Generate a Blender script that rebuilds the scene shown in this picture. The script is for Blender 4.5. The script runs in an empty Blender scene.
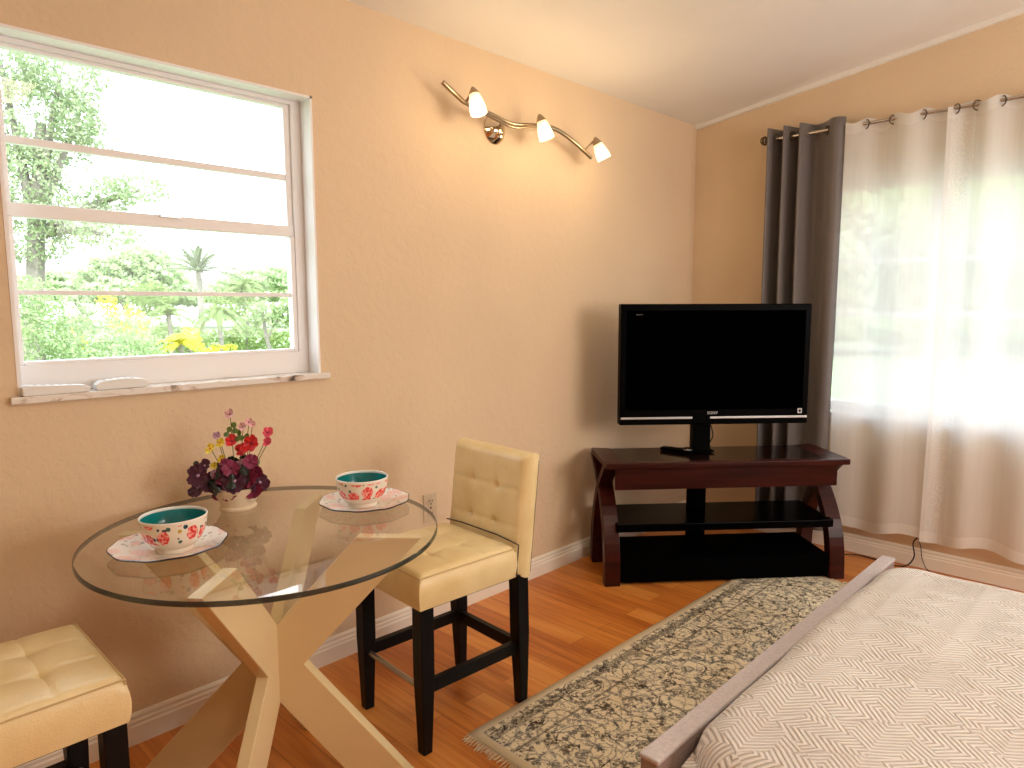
import bpy, bmesh, math, random
import numpy as np
from mathutils import Vector, Matrix, Euler
PI = math.pi
SC = bpy.context.scene
COL = SC.collection
rnd = random.Random(7)

# ------------------------------------------------------------------ camera
CAM = Vector((-3.957, -2.258, 1.348))
F = 694.0; PITCH = math.atan(78/694); YAW = math.radians(44.2); ROLL = math.atan(-4/1393)
fw = Vector((math.cos(YAW)*math.cos(PITCH), math.sin(YAW)*math.cos(PITCH), -math.sin(PITCH)))
rt0 = Vector((math.sin(YAW), -math.cos(YAW), 0)); up0 = rt0.cross(fw)
rt = rt0*math.cos(ROLL)+up0*math.sin(ROLL); up = -rt0*math.sin(ROLL)+up0*math.cos(ROLL)
cd = bpy.data.cameras.new('camera'); cam = bpy.data.objects.new('camera', cd); COL.objects.link(cam)
cd.sensor_width = 36; cd.lens = F/1024*36; cd.clip_start = .05; cd.clip_end = 500
cam.matrix_world = Matrix(((rt.x, up.x, -fw.x, CAM.x), (rt.y, up.y, -fw.y, CAM.y), (rt.z, up.z, -fw.z, CAM.z), (0, 0, 0, 1)))
SC.camera = cam

def far_pt(px, py, d):
    """a point out in the garden, d metres ahead"""
    v = fw*F + rt*(px-512) + up*(384-py)
    return CAM + v*(d/F)

# ------------------------------------------------------------------ world, sun, lights, exposure
SC.view_settings.view_transform = 'Standard'; SC.view_settings.look = 'None'
SC.view_settings.gamma = 1; SC.view_settings.use_curve_mapping = False
SC.view_settings.exposure = 0.60

w = bpy.data.worlds.new('sky'); SC.world = w; w.use_nodes = True
nt = w.node_tree; nt.nodes.clear()
out = nt.nodes.new('ShaderNodeOutputWorld'); bg = nt.nodes.new('ShaderNodeBackground')
tc = nt.nodes.new('ShaderNodeTexCoord'); sx = nt.nodes.new('ShaderNodeSeparateXYZ')
rp = nt.nodes.new('ShaderNodeValToRGB'); nz = nt.nodes.new('ShaderNodeTexNoise'); mx = nt.nodes.new('ShaderNodeMix'); mx.data_type = 'RGBA'
rp.color_ramp.elements[0].position = 0.0; rp.color_ramp.elements[0].color = (.95, .97, 1, 1)
rp.color_ramp.elements[1].position = .6; rp.color_ramp.elements[1].color = (.55, .78, 1, 1)
nz.inputs['Scale'].default_value = 2.2; nz.inputs['Detail'].default_value = 6
cr = nt.nodes.new('ShaderNodeValToRGB'); cr.color_ramp.elements[0].position = .42; cr.color_ramp.elements[1].position = .62
nt.links.new(tc.outputs['Generated'], sx.inputs[0]); nt.links.new(sx.outputs['Z'], rp.inputs[0])
nt.links.new(tc.outputs['Generated'], nz.inputs['Vector']); nt.links.new(nz.outputs['Fac'], cr.inputs[0])
nt.links.new(cr.outputs[0], mx.inputs['Factor']); nt.links.new(rp.outputs[0], mx.inputs[6]); mx.inputs[7].default_value = (1, 1, 1, 1)
nt.links.new(mx.outputs[2], bg.inputs[0]); bg.inputs[1].default_value = 4.0; nt.links.new(bg.outputs[0], out.inputs[0])

def light(name, typ, loc, energy, color, size=None, rot=None, size_y=None):
    l = bpy.data.lights.new(name, typ); l.energy = energy; l.color = color
    if typ == 'AREA':
        l.size = size
        if size_y: l.shape = 'RECTANGLE'; l.size_y = size_y
    elif typ == 'POINT': l.shadow_soft_size = size
    elif typ == 'SUN': l.angle = size
    o = bpy.data.objects.new(name, l); COL.objects.link(o); o.location = loc
    if rot: o.rotation_euler = rot
    return o
# sun behind the house: strikes the garden on the side that faces the windows
light('sun', 'SUN', (0, 0, 20), 3.2, (1, .96, .88), math.radians(.6), (math.radians(42), 0, math.radians(-38)))
# unseen overhead area light, added behind the camera for the room's general brightness
light('overhead_fill_light', 'AREA', (-3.1, -3.0, 2.70), 15, (1, .84, .60), .6, (0, 0, 0))
# added daylight fill in front of the solid back wall; no window is there
light('back_fill_light', 'AREA', (-1.5, -4.24, 1.65), 38, (1, .94, .88), 1.8, (math.radians(96), 0, 0), 1.2)

# ------------------------------------------------------------------ material helpers
def new_mat(name):
    m = bpy.data.materials.new(name); m.use_nodes = True
    t = m.node_tree; return m, t, t.nodes['Principled BSDF']
def N(t, kind, **kw):
    n = t.nodes.new('ShaderNode'+kind)
    for k, v in kw.items():
        if k in n.inputs: n.inputs[k].default_value = v
        else: setattr(n, k, v)
    return n
def ramp(t, stops, interp='LINEAR'):
    n = t.nodes.new('ShaderNodeValToRGB'); e = n.color_ramp.elements; n.color_ramp.interpolation = interp
    while len(e) < len(stops): e.new(.5)
    for i, (p, c) in enumerate(stops):
        e[i].position = p; e[i].color = (*c, 1) if len(c) == 3 else c
    return n
def mixc(t, fac, a, b):
    n = t.nodes.new('ShaderNodeMix'); n.data_type = 'RGBA'
    for s, v in ((0, fac), (6, a), (7, b)):
        if hasattr(v, 'is_output'): t.links.new(v, n.inputs[s])
        else: n.inputs[s].default_value = v if s == 0 else (*v, 1)
    return n.outputs[2]
def math_(t, op, a, b=None):
    n = t.nodes.new('ShaderNodeMath'); n.operation = op
    for i, v in enumerate((a, b)):
        if v is None: continue
        if hasattr(v, 'is_output'): t.links.new(v, n.inputs[i])
        else: n.inputs[i].default_value = v
    return n.outputs[0]
def bump(t, p, h, strength=.2, dist=.01):
    b = N(t, 'Bump'); b.inputs['Strength'].default_value = strength; b.inputs['Distance'].default_value = dist
    t.links.new(h, b.inputs['Height']); t.links.new(b.outputs[0], p.inputs['Normal']); return b
def coords(t, kind='Object', scale=(1, 1, 1), rot=(0, 0, 0)):
    c = N(t, 'TexCoord'); m = N(t, 'Mapping'); m.inputs['Scale'].default_value = scale; m.inputs['Rotation'].default_value = rot
    t.links.new(c.outputs[kind], m.inputs[0]); return m.outputs[0]
def plain(name, col, rough=.5, metal=0, spec=.5, noise=0, nscale=20, bumpk=0):
    m, t, p = new_mat(name)
    p.inputs['Roughness'].default_value = rough; p.inputs['Metallic'].default_value = metal
    p.inputs['Specular IOR Level'].default_value = spec
    p.inputs['Base Color'].default_value = (*col, 1)
    n = N(t, 'TexNoise', Scale=nscale, Detail=4.0); t.links.new(coords(t), n.inputs['Vector'])
    if noise:
        r = ramp(t, [(.3, tuple(c*(1-noise) for c in col)), (.7, tuple(min(1, c*(1+noise)) for c in col))])
        t.links.new(n.outputs['Fac'], r.inputs[0]); t.links.new(r.outputs[0], p.inputs['Base Color'])
    if bumpk: bump(t, p, n.outputs['Fac'], bumpk, .004)
    return m

M = {}
def wallmat(name, col, bk=.22):
    m, t, p = new_mat(name); v = coords(t)
    n1 = N(t, 'TexNoise', Scale=26.0, Detail=4.0, Roughness=.6); n2 = N(t, 'TexNoise', Scale=60.0, Detail=2.0)
    n3 = N(t, 'TexNoise', Scale=1.3, Detail=2.0)
    for n in (n1, n2, n3): t.links.new(v, n.inputs['Vector'])
    r = ramp(t, [(.45, (0, 0, 0)), (.56, (1, 1, 1))]); t.links.new(n1.outputs['Fac'], r.inputs[0])
    h = math_(t, 'ADD', math_(t, 'MULTIPLY', r.outputs[0], .6), math_(t, 'MULTIPLY', n2.outputs['Fac'], .5))
    bump(t, p, h, bk, .005)
    c = ramp(t, [(.35, tuple(x*.96 for x in col)), (.65, tuple(min(1, x*1.03) for x in col))])
    t.links.new(n3.outputs['Fac'], c.inputs[0]); t.links.new(c.outputs[0], p.inputs['Base Color'])
    p.inputs['Roughness'].default_value = .75; p.inputs['Specular IOR Level'].default_value = .3
    return m
M['wall'] = wallmat('painted_plaster', (.76, .585, .40))
M['ceiling'] = wallmat('ceiling_paint', (.88, .85, .80), .12)
M['trim'] = plain('trim_paint', (.90, .82, .71), .4)
M['white'] = plain('window_paint', (.88, .86, .87), .4)
M['reveal'] = plain('reveal_paint', (.90, .88, .88), .5)

def floormat():
    m, t, p = new_mat('bamboo_floor'); v = coords(t, 'Object', (1, 1, 1), (0, 0, PI/2))
    br = N(t, 'TexBrick'); br.offset = .37; br.inputs['Scale'].default_value = 1
    br.inputs['Brick Width'].default_value = .92; br.inputs['Row Height'].default_value = .095
    br.inputs['Mortar Size'].default_value = .0012; br.inputs['Mortar Smooth'].default_value = 0; br.inputs['Bias'].default_value = 0
    br.inputs['Color1'].default_value = (0, 0, 0, 1); br.inputs['Color2'].default_value = (1, 1, 1, 1); br.inputs['Mortar'].default_value = (.3, .3, .3, 1)
    t.links.new(v, br.inputs['Vector'])
    st = N(t, 'TexNoise', Scale=1.0, Detail=5.0, Roughness=.6); t.links.new(coords(t, 'Object', (55, 2.6, 1)), st.inputs['Vector'])
    st2 = N(t, 'TexNoise', Scale=1.0, Detail=3.0); t.links.new(coords(t, 'Object', (14, 1.5, 1)), st2.inputs['Vector'])
    f = math_(t, 'ADD', math_(t, 'MULTIPLY', br.outputs['Color'], .17), math_(t, 'ADD', math_(t, 'MULTIPLY', st.outputs['Fac'], .42), math_(t, 'MULTIPLY', st2.outputs['Fac'], .36)))
    r = ramp(t, [(.22, (.27, .065, .012)), (.36, (.48, .14, .024)), (.5, (.66, .235, .045)), (.68, (.80, .36, .09))])
    t.links.new(f, r.inputs[0])
    c = mixc(t, math_(t, 'MULTIPLY', br.outputs['Fac'], .6), r.outputs[0], (.2, .05, .012))
    t.links.new(c, p.inputs['Base Color'])
    p.inputs['Roughness'].default_value = .3; p.inputs['Specular IOR Level'].default_value = .4
    bump(t, p, math_(t, 'SUBTRACT', 1.0, br.outputs['Fac']), .25, .002)
    return m
M['floor'] = floormat()

def glassmat(name, tint, refl=1.0):
    m = bpy.data.materials.new(name); m.use_nodes = True; t = m.node_tree; t.nodes.clear()
    o = N(t, 'OutputMaterial'); mixn = N(t, 'MixShader'); tr = N(t, 'BsdfTransparent'); gl = N(t, 'BsdfGlossy')
    tr.inputs[0].default_value = (*tint, 1); gl.inputs['Roughness'].default_value = 0.01
    fr = N(t, 'Fresnel', IOR=1.5); ge = N(t, 'NewGeometry')
    f = math_(t, 'MULTIPLY', math_(t, 'MULTIPLY', fr.outputs[0], math_(t, 'SUBTRACT', 1.0, ge.outputs['Backfacing'])), refl)
    t.links.new(f, mixn.inputs[0]); t.links.new(tr.outputs[0], mixn.inputs[1]); t.links.new(gl.outputs[0], mixn.inputs[2]); t.links.new(mixn.outputs[0], o.inputs[0])
    return m
M['pane'] = glassmat('window_glass', (.97, .99, .99), .6)
M['glass'] = glassmat('table_glass', (.975, .99, .98), 1.4)
M['glass_edge'] = plain('glass_edge', (.010, .030, .035), .08, 0, .8)
M['glass_edge'].node_tree.nodes['Principled BSDF'].inputs['Alpha'].default_value = .72

# leather
def leather():
    m, t, p = new_mat('cream_leather'); v = coords(t)
    n = N(t, 'TexVoronoi', Scale=260.0); n2 = N(t, 'TexNoise', Scale=9.0, Detail=3.0)
    t.links.new(v, n.inputs['Vector']); t.links.new(v, n2.inputs['Vector'])
    r = ramp(t, [(.3, (.74, .56, .27)), (.7, (.85, .69, .39))]); t.links.new(n2.outputs['Fac'], r.inputs[0]); t.links.new(r.outputs[0], p.inputs['Base Color'])
    p.inputs['Roughness'].default_value = .33; p.inputs['Specular IOR Level'].default_value = .55
    h = math_(t, 'ADD', math_(t, 'MULTIPLY', n.outputs['Distance'], .15), math_(t, 'MULTIPLY', n2.outputs['Fac'], 1.0))
    bump(t, p, h, .35, .006)
    return m
M['leather'] = leather()
M['seam'] = plain('leather_piping', (.62, .45, .22), .45)
M['dark_seam'] = plain('dark_piping', (.05, .03, .02), .5)
M['black_wood'] = plain('black_stained_wood', (.0025, .0025, .0035), .4, 0, .2, noise=.3, nscale=40)
M['steel'] = plain('brushed_steel', (.5, .47, .42), .3, 1, noise=.05)
M['base_cream'] = plain('cream_lacquer', (.74, .58, .33), .3, noise=.03, nscale=6)

def wood(name, c1, c2, rough=.25, scale=(3, 40, 40)):
    m, t, p = new_mat(name); n = N(t, 'TexNoise', Scale=1.0, Detail=5.0)
    t.links.new(coords(t, 'Object', scale), n.inputs['Vector'])
    r = ramp(t, [(.3, c1), (.7, c2)]); t.links.new(n.outputs['Fac'], r.inputs[0]); t.links.new(r.outputs[0], p.inputs['Base Color'])
    p.inputs['Roughness'].default_value = rough; p.inputs['Specular IOR Level'].default_value = .22
    return m
M['cherry'] = wood('dark_cherry_wood', (.022, .003, .002), (.055, .009, .006), .28)
M['gloss_top'] = plain('dark_gloss_top', (.010, .003, .002), .14, 0, .35)
M['black_glass'] = plain('black_glass', (.0006, .0006, .001), .2, 0, .04)
M['screen'] = plain('tv_screen', (.0004, .0004, .0006), .5, 0, 0.0)
M['tv_black'] = plain('gloss_black_plastic', (.0008, .0008, .001), .4, 0, .03)
M['matt_black'] = plain('matt_black', (.0008, .0008, .001), .7, 0, .02)
M['silver'] = plain('silver_strip', (.62, .62, .64), .3, .8)
M['logo'] = plain('logo_grey', (.6, .6, .62), .4)
M['remote_white'] = plain('white_plastic', (.80, .80, .80), .35)
M['remote_grey'] = plain('grey_buttons', (.5, .5, .5), .5)
M['outlet'] = plain('ivory_plate', (.66, .52, .36), .35)
M['dark_slot'] = plain('dark_slot', (.02, .015, .01), .6)
M['cord'] = plain('black_rubber', (.01, .008, .008), .5)

def marble():
    m, t, p = new_mat('marble_sill'); v = coords(t, 'Object', (6, 6, 14))
    n = N(t, 'TexNoise', Scale=1.6, Detail=6.0, Roughness=.65, Distortion=1.2); t.links.new(v, n.inputs['Vector'])
    r = ramp(t, [(.50, (.82, .78, .74)), (.60, (.62, .50, .42)), (.68, (.10, .08, .07))]); t.links.new(n.outputs['Fac'], r.inputs[0])
    t.links.new(r.outputs[0], p.inputs['Base Color']); p.inputs['Roughness'].default_value = .2
    return m
M['marble'] = marble()

def fabric_dark():
    m, t, p = new_mat('grey_blackout_fabric'); n = N(t, 'TexNoise', Scale=260.0, Detail=2.0); t.links.new(coords(t), n.inputs['Vector'])
    r = ramp(t, [(.3, (.125, .105, .100)), (.7, (.17, .147, .14))]); t.links.new(n.outputs['Fac'], r.inputs[0]); t.links.new(r.outputs[0], p.inputs['Base Color'])
    p.inputs['Roughness'].default_value = .6; p.inputs['Sheen Weight'].default_value = .3
    bump(t, p, n.outputs['Fac'], .15, .002); return m
M['grey_fabric'] = fabric_dark()

def sheer(name, alpha, band=None):
    """woven voile: part open holes, part translucent thread; UV.x is metres along the cloth, UV.y metres up"""
    m = bpy.data.materials.new(name); m.use_nodes = True; t = m.node_tree; t.nodes.clear()
    o = N(t, 'OutputMaterial'); tr = N(t, 'BsdfTransparent'); tl = N(t, 'BsdfTranslucent'); df = N(t, 'BsdfDiffuse')
    tl.inputs[0].default_value = (.74, .74, .73, 1); df.inputs[0].default_value = (.97, .95, .92, 1)
    m1 = N(t, 'MixShader'); m1.inputs[0].default_value = .58; t.links.new(tl.outputs[0], m1.inputs[1]); t.links.new(df.outputs[0], m1.inputs[2])
    m2 = N(t, 'MixShader'); t.links.new(tr.outputs[0], m2.inputs[1]); t.links.new(m1.outputs[0], m2.inputs[2]); t.links.new(m2.outputs[0], o.inputs[0])
    uv = N(t, 'TexCoord'); sp = N(t, 'SeparateXYZ'); t.links.new(uv.outputs['UV'], sp.inputs[0])
    n = N(t, 'TexNoise', Scale=1.0, Detail=3.0); mp = N(t, 'Mapping'); mp.inputs['Scale'].default_value = (60, 3, 1); t.links.new(uv.outputs['UV'], mp.inputs[0]); t.links.new(mp.outputs[0], n.inputs['Vector'])
    a = math_(t, 'ADD', alpha-.06, math_(t, 'MULTIPLY', n.outputs['Fac'], .12))
    # hem
    hem = math_(t, 'MULTIPLY', math_(t, 'LESS_THAN', sp.outputs['Y'], .055), .14); a = math_(t, 'ADD', a, hem)
    top = math_(t, 'MULTIPLY', math_(t, 'GREATER_THAN', sp.outputs['Y'], 2.07), .10); a = math_(t, 'ADD', a, top)
    if band:
        mp2 = N(t, 'Mapping'); mp2.inputs['Scale'].default_value = (9, 9, 1); t.links.new(uv.outputs['UV'], mp2.inputs[0])
        vo = N(t, 'TexVoronoi', Scale=1.6); t.links.new(mp2.outputs[0], vo.inputs['Vector'])
        ring = math_(t, 'GREATER_THAN', math_(t, 'SINE', math_(t, 'MULTIPLY', vo.outputs['Distance'], 34)), .55)
        inb = math_(t, 'MULTIPLY', math_(t, 'GREATER_THAN', sp.outputs['X'], band[0]), math_(t, 'LESS_THAN', sp.outputs['X'], band[1]))
        a = math_(t, 'ADD', a, math_(t, 'MULTIPLY', inb, math_(t, 'ADD', .07, math_(t, 'MULTIPLY', ring, .08))))
    t.links.new(a, m2.inputs[0]); return m
M['sheer'] = sheer('white_voile', .83)
M['sheer_band'] = sheer('white_voile_embroidered', .83, (.02, .13))

def rugmat():
    m, t, p = new_mat('distressed_rug'); v = coords(t)
    warp = N(t, 'TexNoise', Scale=5.0, Detail=3.0); t.links.new(v, warp.inputs['Vector'])
    vv = N(t, 'VectorMath', operation='MULTIPLY_ADD'); t.links.new(warp.outputs['Color'], vv.inputs[0]); vv.inputs[1].default_value = (.10, .10, 0); t.links.new(v, vv.inputs[2])
    vo = N(t, 'TexVoronoi', Scale=22.0, feature='DISTANCE_TO_EDGE'); t.links.new(vv.outputs[0], vo.inputs['Vector'])
    lines = ramp(t, [(.0, (1, 1, 1)), (.08, (0, 0, 0))]); t.links.new(vo.outputs['Distance'], lines.inputs[0])
    vo2 = N(t, 'TexVoronoi', Scale=5.0); t.links.new(vv.outputs[0], vo2.inputs['Vector'])
    rings = math_(t, 'GREATER_THAN', math_(t, 'SINE', math_(t, 'MULTIPLY', vo2.outputs['Distance'], 38)), .80)
    wear = N(t, 'TexNoise', Scale=1.0, Detail=6.0, Roughness=.75); t.links.new(coords(t, 'Object', (10, 26, 1)), wear.inputs['Vector'])
    wr = ramp(t, [(.44, (0, 0, 0)), (.56, (1, 1, 1))]); t.links.new(wear.outputs['Fac'], wr.inputs[0])
    fine = N(t, 'TexNoise', Scale=105.0, Detail=4.0, Roughness=.7); t.links.new(v, fine.inputs['Vector'])
    fr = ramp(t, [(.38, (0, 0, 0)), (.48, (1, 1, 1))]); t.links.new(fine.outputs['Fac'], fr.inputs[0])
    f = math_(t, 'MULTIPLY', math_(t, 'MAXIMUM', lines.outputs[0], rings), math_(t, 'MULTIPLY', math_(t, 'MAXIMUM', wr.outputs[0], .6), fr.outputs[0]))
    big = N(t, 'TexNoise', Scale=9.0, Detail=3.0); t.links.new(v, big.inputs['Vector'])
    hue = ramp(t, [(.35, (.035, .024, .018)), (.48, (.08, .065, .058)), (.56, (.20, .19, .18)), (.63, (.05, .055, .065)), (.70, (.10, .13, .16)), (.76, (.20, .13, .07))]); t.links.new(big.outputs['Fac'], hue.inputs[0])
    cream = ramp(t, [(.3, (.76, .65, .45)), (.7, (.88, .80, .62))]); t.links.new(warp.outputs['Fac'], cream.inputs[0])
    speck = N(t, 'TexNoise', Scale=38.0, Detail=5.0, Roughness=.8); t.links.new(v, speck.inputs['Vector'])
    sr = ramp(t, [(.51, (0, 0, 0)), (.57, (.9, .9, .9))]); t.links.new(speck.outputs['Fac'], sr.inputs[0])
    c = mixc(t, f, mixc(t, sr.outputs[0], cream.outputs[0], hue.outputs[0]), hue.outputs[0])
    # plain cream selvedge with a dark line inside it
    s = N(t, 'SeparateXYZ'); t.links.new(v, s.inputs[0])
    ay = math_(t, 'ABSOLUTE', s.outputs['Y']); ax = math_(t, 'ABSOLUTE', s.outputs['X'])
    edge = math_(t, 'MAXIMUM', math_(t, 'GREATER_THAN', ay, RUG_H-.03), math_(t, 'GREATER_THAN', ax, RUG_L-.03))
    l1 = math_(t, 'MULTIPLY', math_(t, 'GREATER_THAN', ay, RUG_H-.085), math_(t, 'LESS_THAN', ay, RUG_H-.05))
    c = mixc(t, math_(t, 'MULTIPLY', l1, math_(t, 'MULTIPLY', fr.outputs[0], .6)), c, (.05, .04, .035))
    l2 = math_(t, 'MULTIPLY', math_(t, 'GREATER_THAN', ay, RUG_H-.17), math_(t, 'LESS_THAN', ay, RUG_H-.16))
    c = mixc(t, math_(t, 'MULTIPLY', l2, .6), c, (.10, .08, .06))
    c = mixc(t, edge, c, (.68, .58, .42))
    t.links.new(c, p.inputs['Base Color']); p.inputs['Roughness'].default_value = .95; p.inputs['Specular IOR Level'].default_value = .1
    bump(t, p, fine.outputs['Fac'], .5, .004); return m
RUG_L, RUG_H = 1.033, .36
M['rug'] = rugmat()
M['fringe'] = plain('rug_fringe', (.66, .55, .38), .9)

def quiltmat():
    m, t, p = new_mat('quilted_coverlet'); v = coords(t); s = N(t, 'SeparateXYZ'); t.links.new(v, s.inputs[0])
    def chev(a, b, amp, per, step):
        tri = math_(t, 'MULTIPLY', math_(t, 'PINGPONG', a, per), amp)
        ph = math_(t, 'MULTIPLY', math_(t, 'ADD', b, tri), 2*PI/step)
        return math_(t, 'SINE', ph)
    A = chev(s.outputs['X'], s.outputs['Y'], .9, .05, .0155); B = chev(s.outputs['Y'], s.outputs['X'], .9, .05, .0155)
    rot = coords(t, 'Object', (8.2, 6.5, 1), (0, 0, .78)); ck = N(t, 'TexChecker', Scale=1.0); t.links.new(rot, ck.inputs['Vector'])
    mixh = N(t, 'Mix'); t.links.new(ck.outputs['Fac'], mixh.inputs[0]); t.links.new(A, mixh.inputs[2]); t.links.new(B, mixh.inputs[3])
    hh = mixh.outputs[0]; r = ramp(t, [(.0, (0, 0, 0)), (.35, (.8, .8, .8)), (1, (1, 1, 1))])
    t.links.new(math_(t, 'ADD', math_(t, 'MULTIPLY', hh, .5), .5), r.inputs[0])
    n = N(t, 'TexNoise', Scale=3.0, Detail=4.0); t.links.new(v, n.inputs['Vector'])
    base = ramp(t, [(.38, (.74, .67, .62)), (.62, (.86, .82, .79))]); t.links.new(n.outputs['Fac'], base.inputs[0])
    c = mixc(t, r.outputs[0], (.64, .56, .50), base.outputs[0]); t.links.new(c, p.inputs['Base Color'])
    p.inputs['Roughness'].default_value = .6; p.inputs['Sheen Weight'].default_value = .4; p.inputs['Specular IOR Level'].default_value = .3
    bump(t, p, r.outputs[0], .8, .008); return m
M['quilt'] = quiltmat()
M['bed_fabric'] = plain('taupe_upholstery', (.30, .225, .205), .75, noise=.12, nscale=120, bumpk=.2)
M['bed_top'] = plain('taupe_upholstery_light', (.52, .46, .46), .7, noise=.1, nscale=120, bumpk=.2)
M['mattress'] = plain('mattress_ticking', (.75, .72, .68), .8)

def floral(name, red=.5, plate=False):
    m, t, p = new_mat(name); v = coords(t); s = N(t, 'SeparateXYZ'); t.links.new(v, s.inputs[0])
    wp = N(t, 'TexNoise', Scale=60.0, Detail=2.0); t.links.new(v, wp.inputs['Vector'])
    vv = N(t, 'VectorMath', operation='MULTIPLY_ADD'); t.links.new(wp.outputs['Color'], vv.inputs[0]); vv.inputs[1].default_value = (.012, .012, .012); t.links.new(v, vv.inputs[2])
    vo = N(t, 'TexVoronoi', Scale=25.0 if not plate else 15.0); vo.inputs['Randomness'].default_value = .75; t.links.new(vv.outputs[0], vo.inputs['Vector'])
    if not plate:
        sw = N(t, 'SeparateXYZ'); t.links.new(vv.outputs[0], sw.inputs[0])
        cb = N(t, 'CombineXYZ'); t.links.new(math_(t, 'MULTIPLY', math_(t, 'ARCTAN2', sw.outputs['Y'], sw.outputs['X']), .076), cb.inputs[0]); t.links.new(math_(t, 'MULTIPLY', sw.outputs['Z'], .95), cb.inputs[1])
        vo.voronoi_dimensions = '2D'; t.links.new(cb.outputs[0], vo.inputs['Vector'])
    fl = ramp(t, [(.0, (1, 1, 1)), (.40, (1, 1, 1)), (.44, (0, 0, 0))]); t.links.new(vo.outputs['Distance'], fl.inputs[0])
    cell = N(t, 'SeparateColor'); t.links.new(vo.outputs['Color'], cell.inputs[0])
    on = math_(t, 'MULTIPLY', fl.outputs[0], math_(t, 'GREATER_THAN', cell.outputs[0], .2))
    pet = N(t, 'TexVoronoi', Scale=150.0); t.links.new(v, pet.inputs['Vector'])
    rc = ramp(t, [(.2, (.62, .02, .02)), (.5, (.85, .10, .08)), (.75, (.95, .45, .38))] if not plate else [(.2, (.80, .25, .22)), (.6, (.92, .50, .46)), (.8, (.95, .75, .70))])
    t.links.new(pet.outputs['Distance'], rc.inputs[0])
    lv = N(t, 'TexVoronoi', Scale=75.0); t.links.new(v, lv.inputs['Vector'])
    lf = math_(t, 'LESS_THAN', lv.outputs['Distance'], .42); lc = N(t, 'SeparateColor'); t.links.new(lv.outputs['Color'], lc.inputs[0])
    lf = math_(t, 'MULTIPLY', lf, math_(t, 'GREATER_THAN', lc.outputs[0], .62))
    lcol = ramp(t, [(.3, (.02, .06, .09)), (.5, (.10, .22, .16)), (.7, (.55, .35, .06))]); t.links.new(lc.outputs[1], lcol.inputs[0])
    c = mixc(t, lf, (.86, .78, .66) if not plate else (.86, .82, .78), lcol.outputs[0]); c = mixc(t, on, c, rc.outputs[0])
    if plate:
        pale = mixc(t, .45, c, (.88, .84, .80)); c = pale
    else:
        mask = math_(t, 'MULTIPLY', math_(t, 'GREATER_THAN', s.outputs['Z'], .030), math_(t, 'LESS_THAN', s.outputs['Z'], .0795))
        c = mixc(t, mask, (.87, .79, .66), c)
    t.links.new(c, p.inputs['Base Color']); p.inputs['Roughness'].default_value = .12; return m
M['bowl_out'] = floral('floral_glaze'); M['plate'] = floral('floral_plate_glaze', plate=True)
M['teal'] = plain('teal_glaze', (.008, .20, .21), .1, noise=.15, nscale=30)
M['rimwhite'] = plain('white_glaze', (.88, .84, .78), .12)
M['plate_edge'] = plain('dark_rim_glaze', (.03, .03, .05), .2)
M['vase'] = plain('cream_ceramic', (.78, .66, .50), .35)
PET = {'pink': (.85, .48, .50), 'rose': (.72, .08, .14), 'red': (.70, .015, .02), 'yellow': (.85, .62, .03), 'purple': (.06, .006, .03), 'plum': (.22, .015, .07), 'lilac': (.5, .30, .42)}
for k, c in PET.items(): M['pet_'+k] = plain('petal_'+k, c, .55, noise=.25, nscale=90)
M['leaf_dark'] = plain('dark_leaf', (.012, .022, .018), .4, noise=.4, nscale=60)
M['leaf_green'] = plain('green_leaf', (.10, .17, .03), .5, noise=.3, nscale=60)
M['stem'] = plain('flower_stem', (.16, .16, .04), .6)
M['nickel'] = plain('satin_nickel', (.40, .32, .23), .28, 1)
M['mirror_nickel'] = plain('polished_nickel', (.65, .55, .42), .08, 1)
M['rod'] = plain('rod_steel', (.55, .50, .45), .25, 1)
M['bronze'] = plain('bronze_grommet', (.14, .10, .07), .3, .9)
def shade_mat():
    m, t, p = new_mat('frosted_glass_shade'); s = N(t, 'SeparateXYZ'); t.links.new(coords(t), s.inputs[0])
    r = ramp(t, [(.0, (1, .84, .55)), (1, (1, .52, .16))]); t.links.new(math_(t, 'ADD', math_(t, 'MULTIPLY', s.outputs['Z'], 12), 1.0), r.inputs[0])
    p.inputs['Base Color'].default_value = (.45, .36, .22, 1); p.inputs['Roughness'].default_value = .4
    t.links.new(r.outputs[0], p.inputs['Emission Color']); p.inputs['Emission Strength'].default_value = 1.5
    return m
M['shade'] = shade_mat()
m_, t_, p_ = new_mat('bulb_glow'); p_.inputs['Emission Color'].default_value = (1, .85, .6, 1); p_.inputs['Emission Strength'].default_value = 14; M['bulb'] = m_

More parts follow.
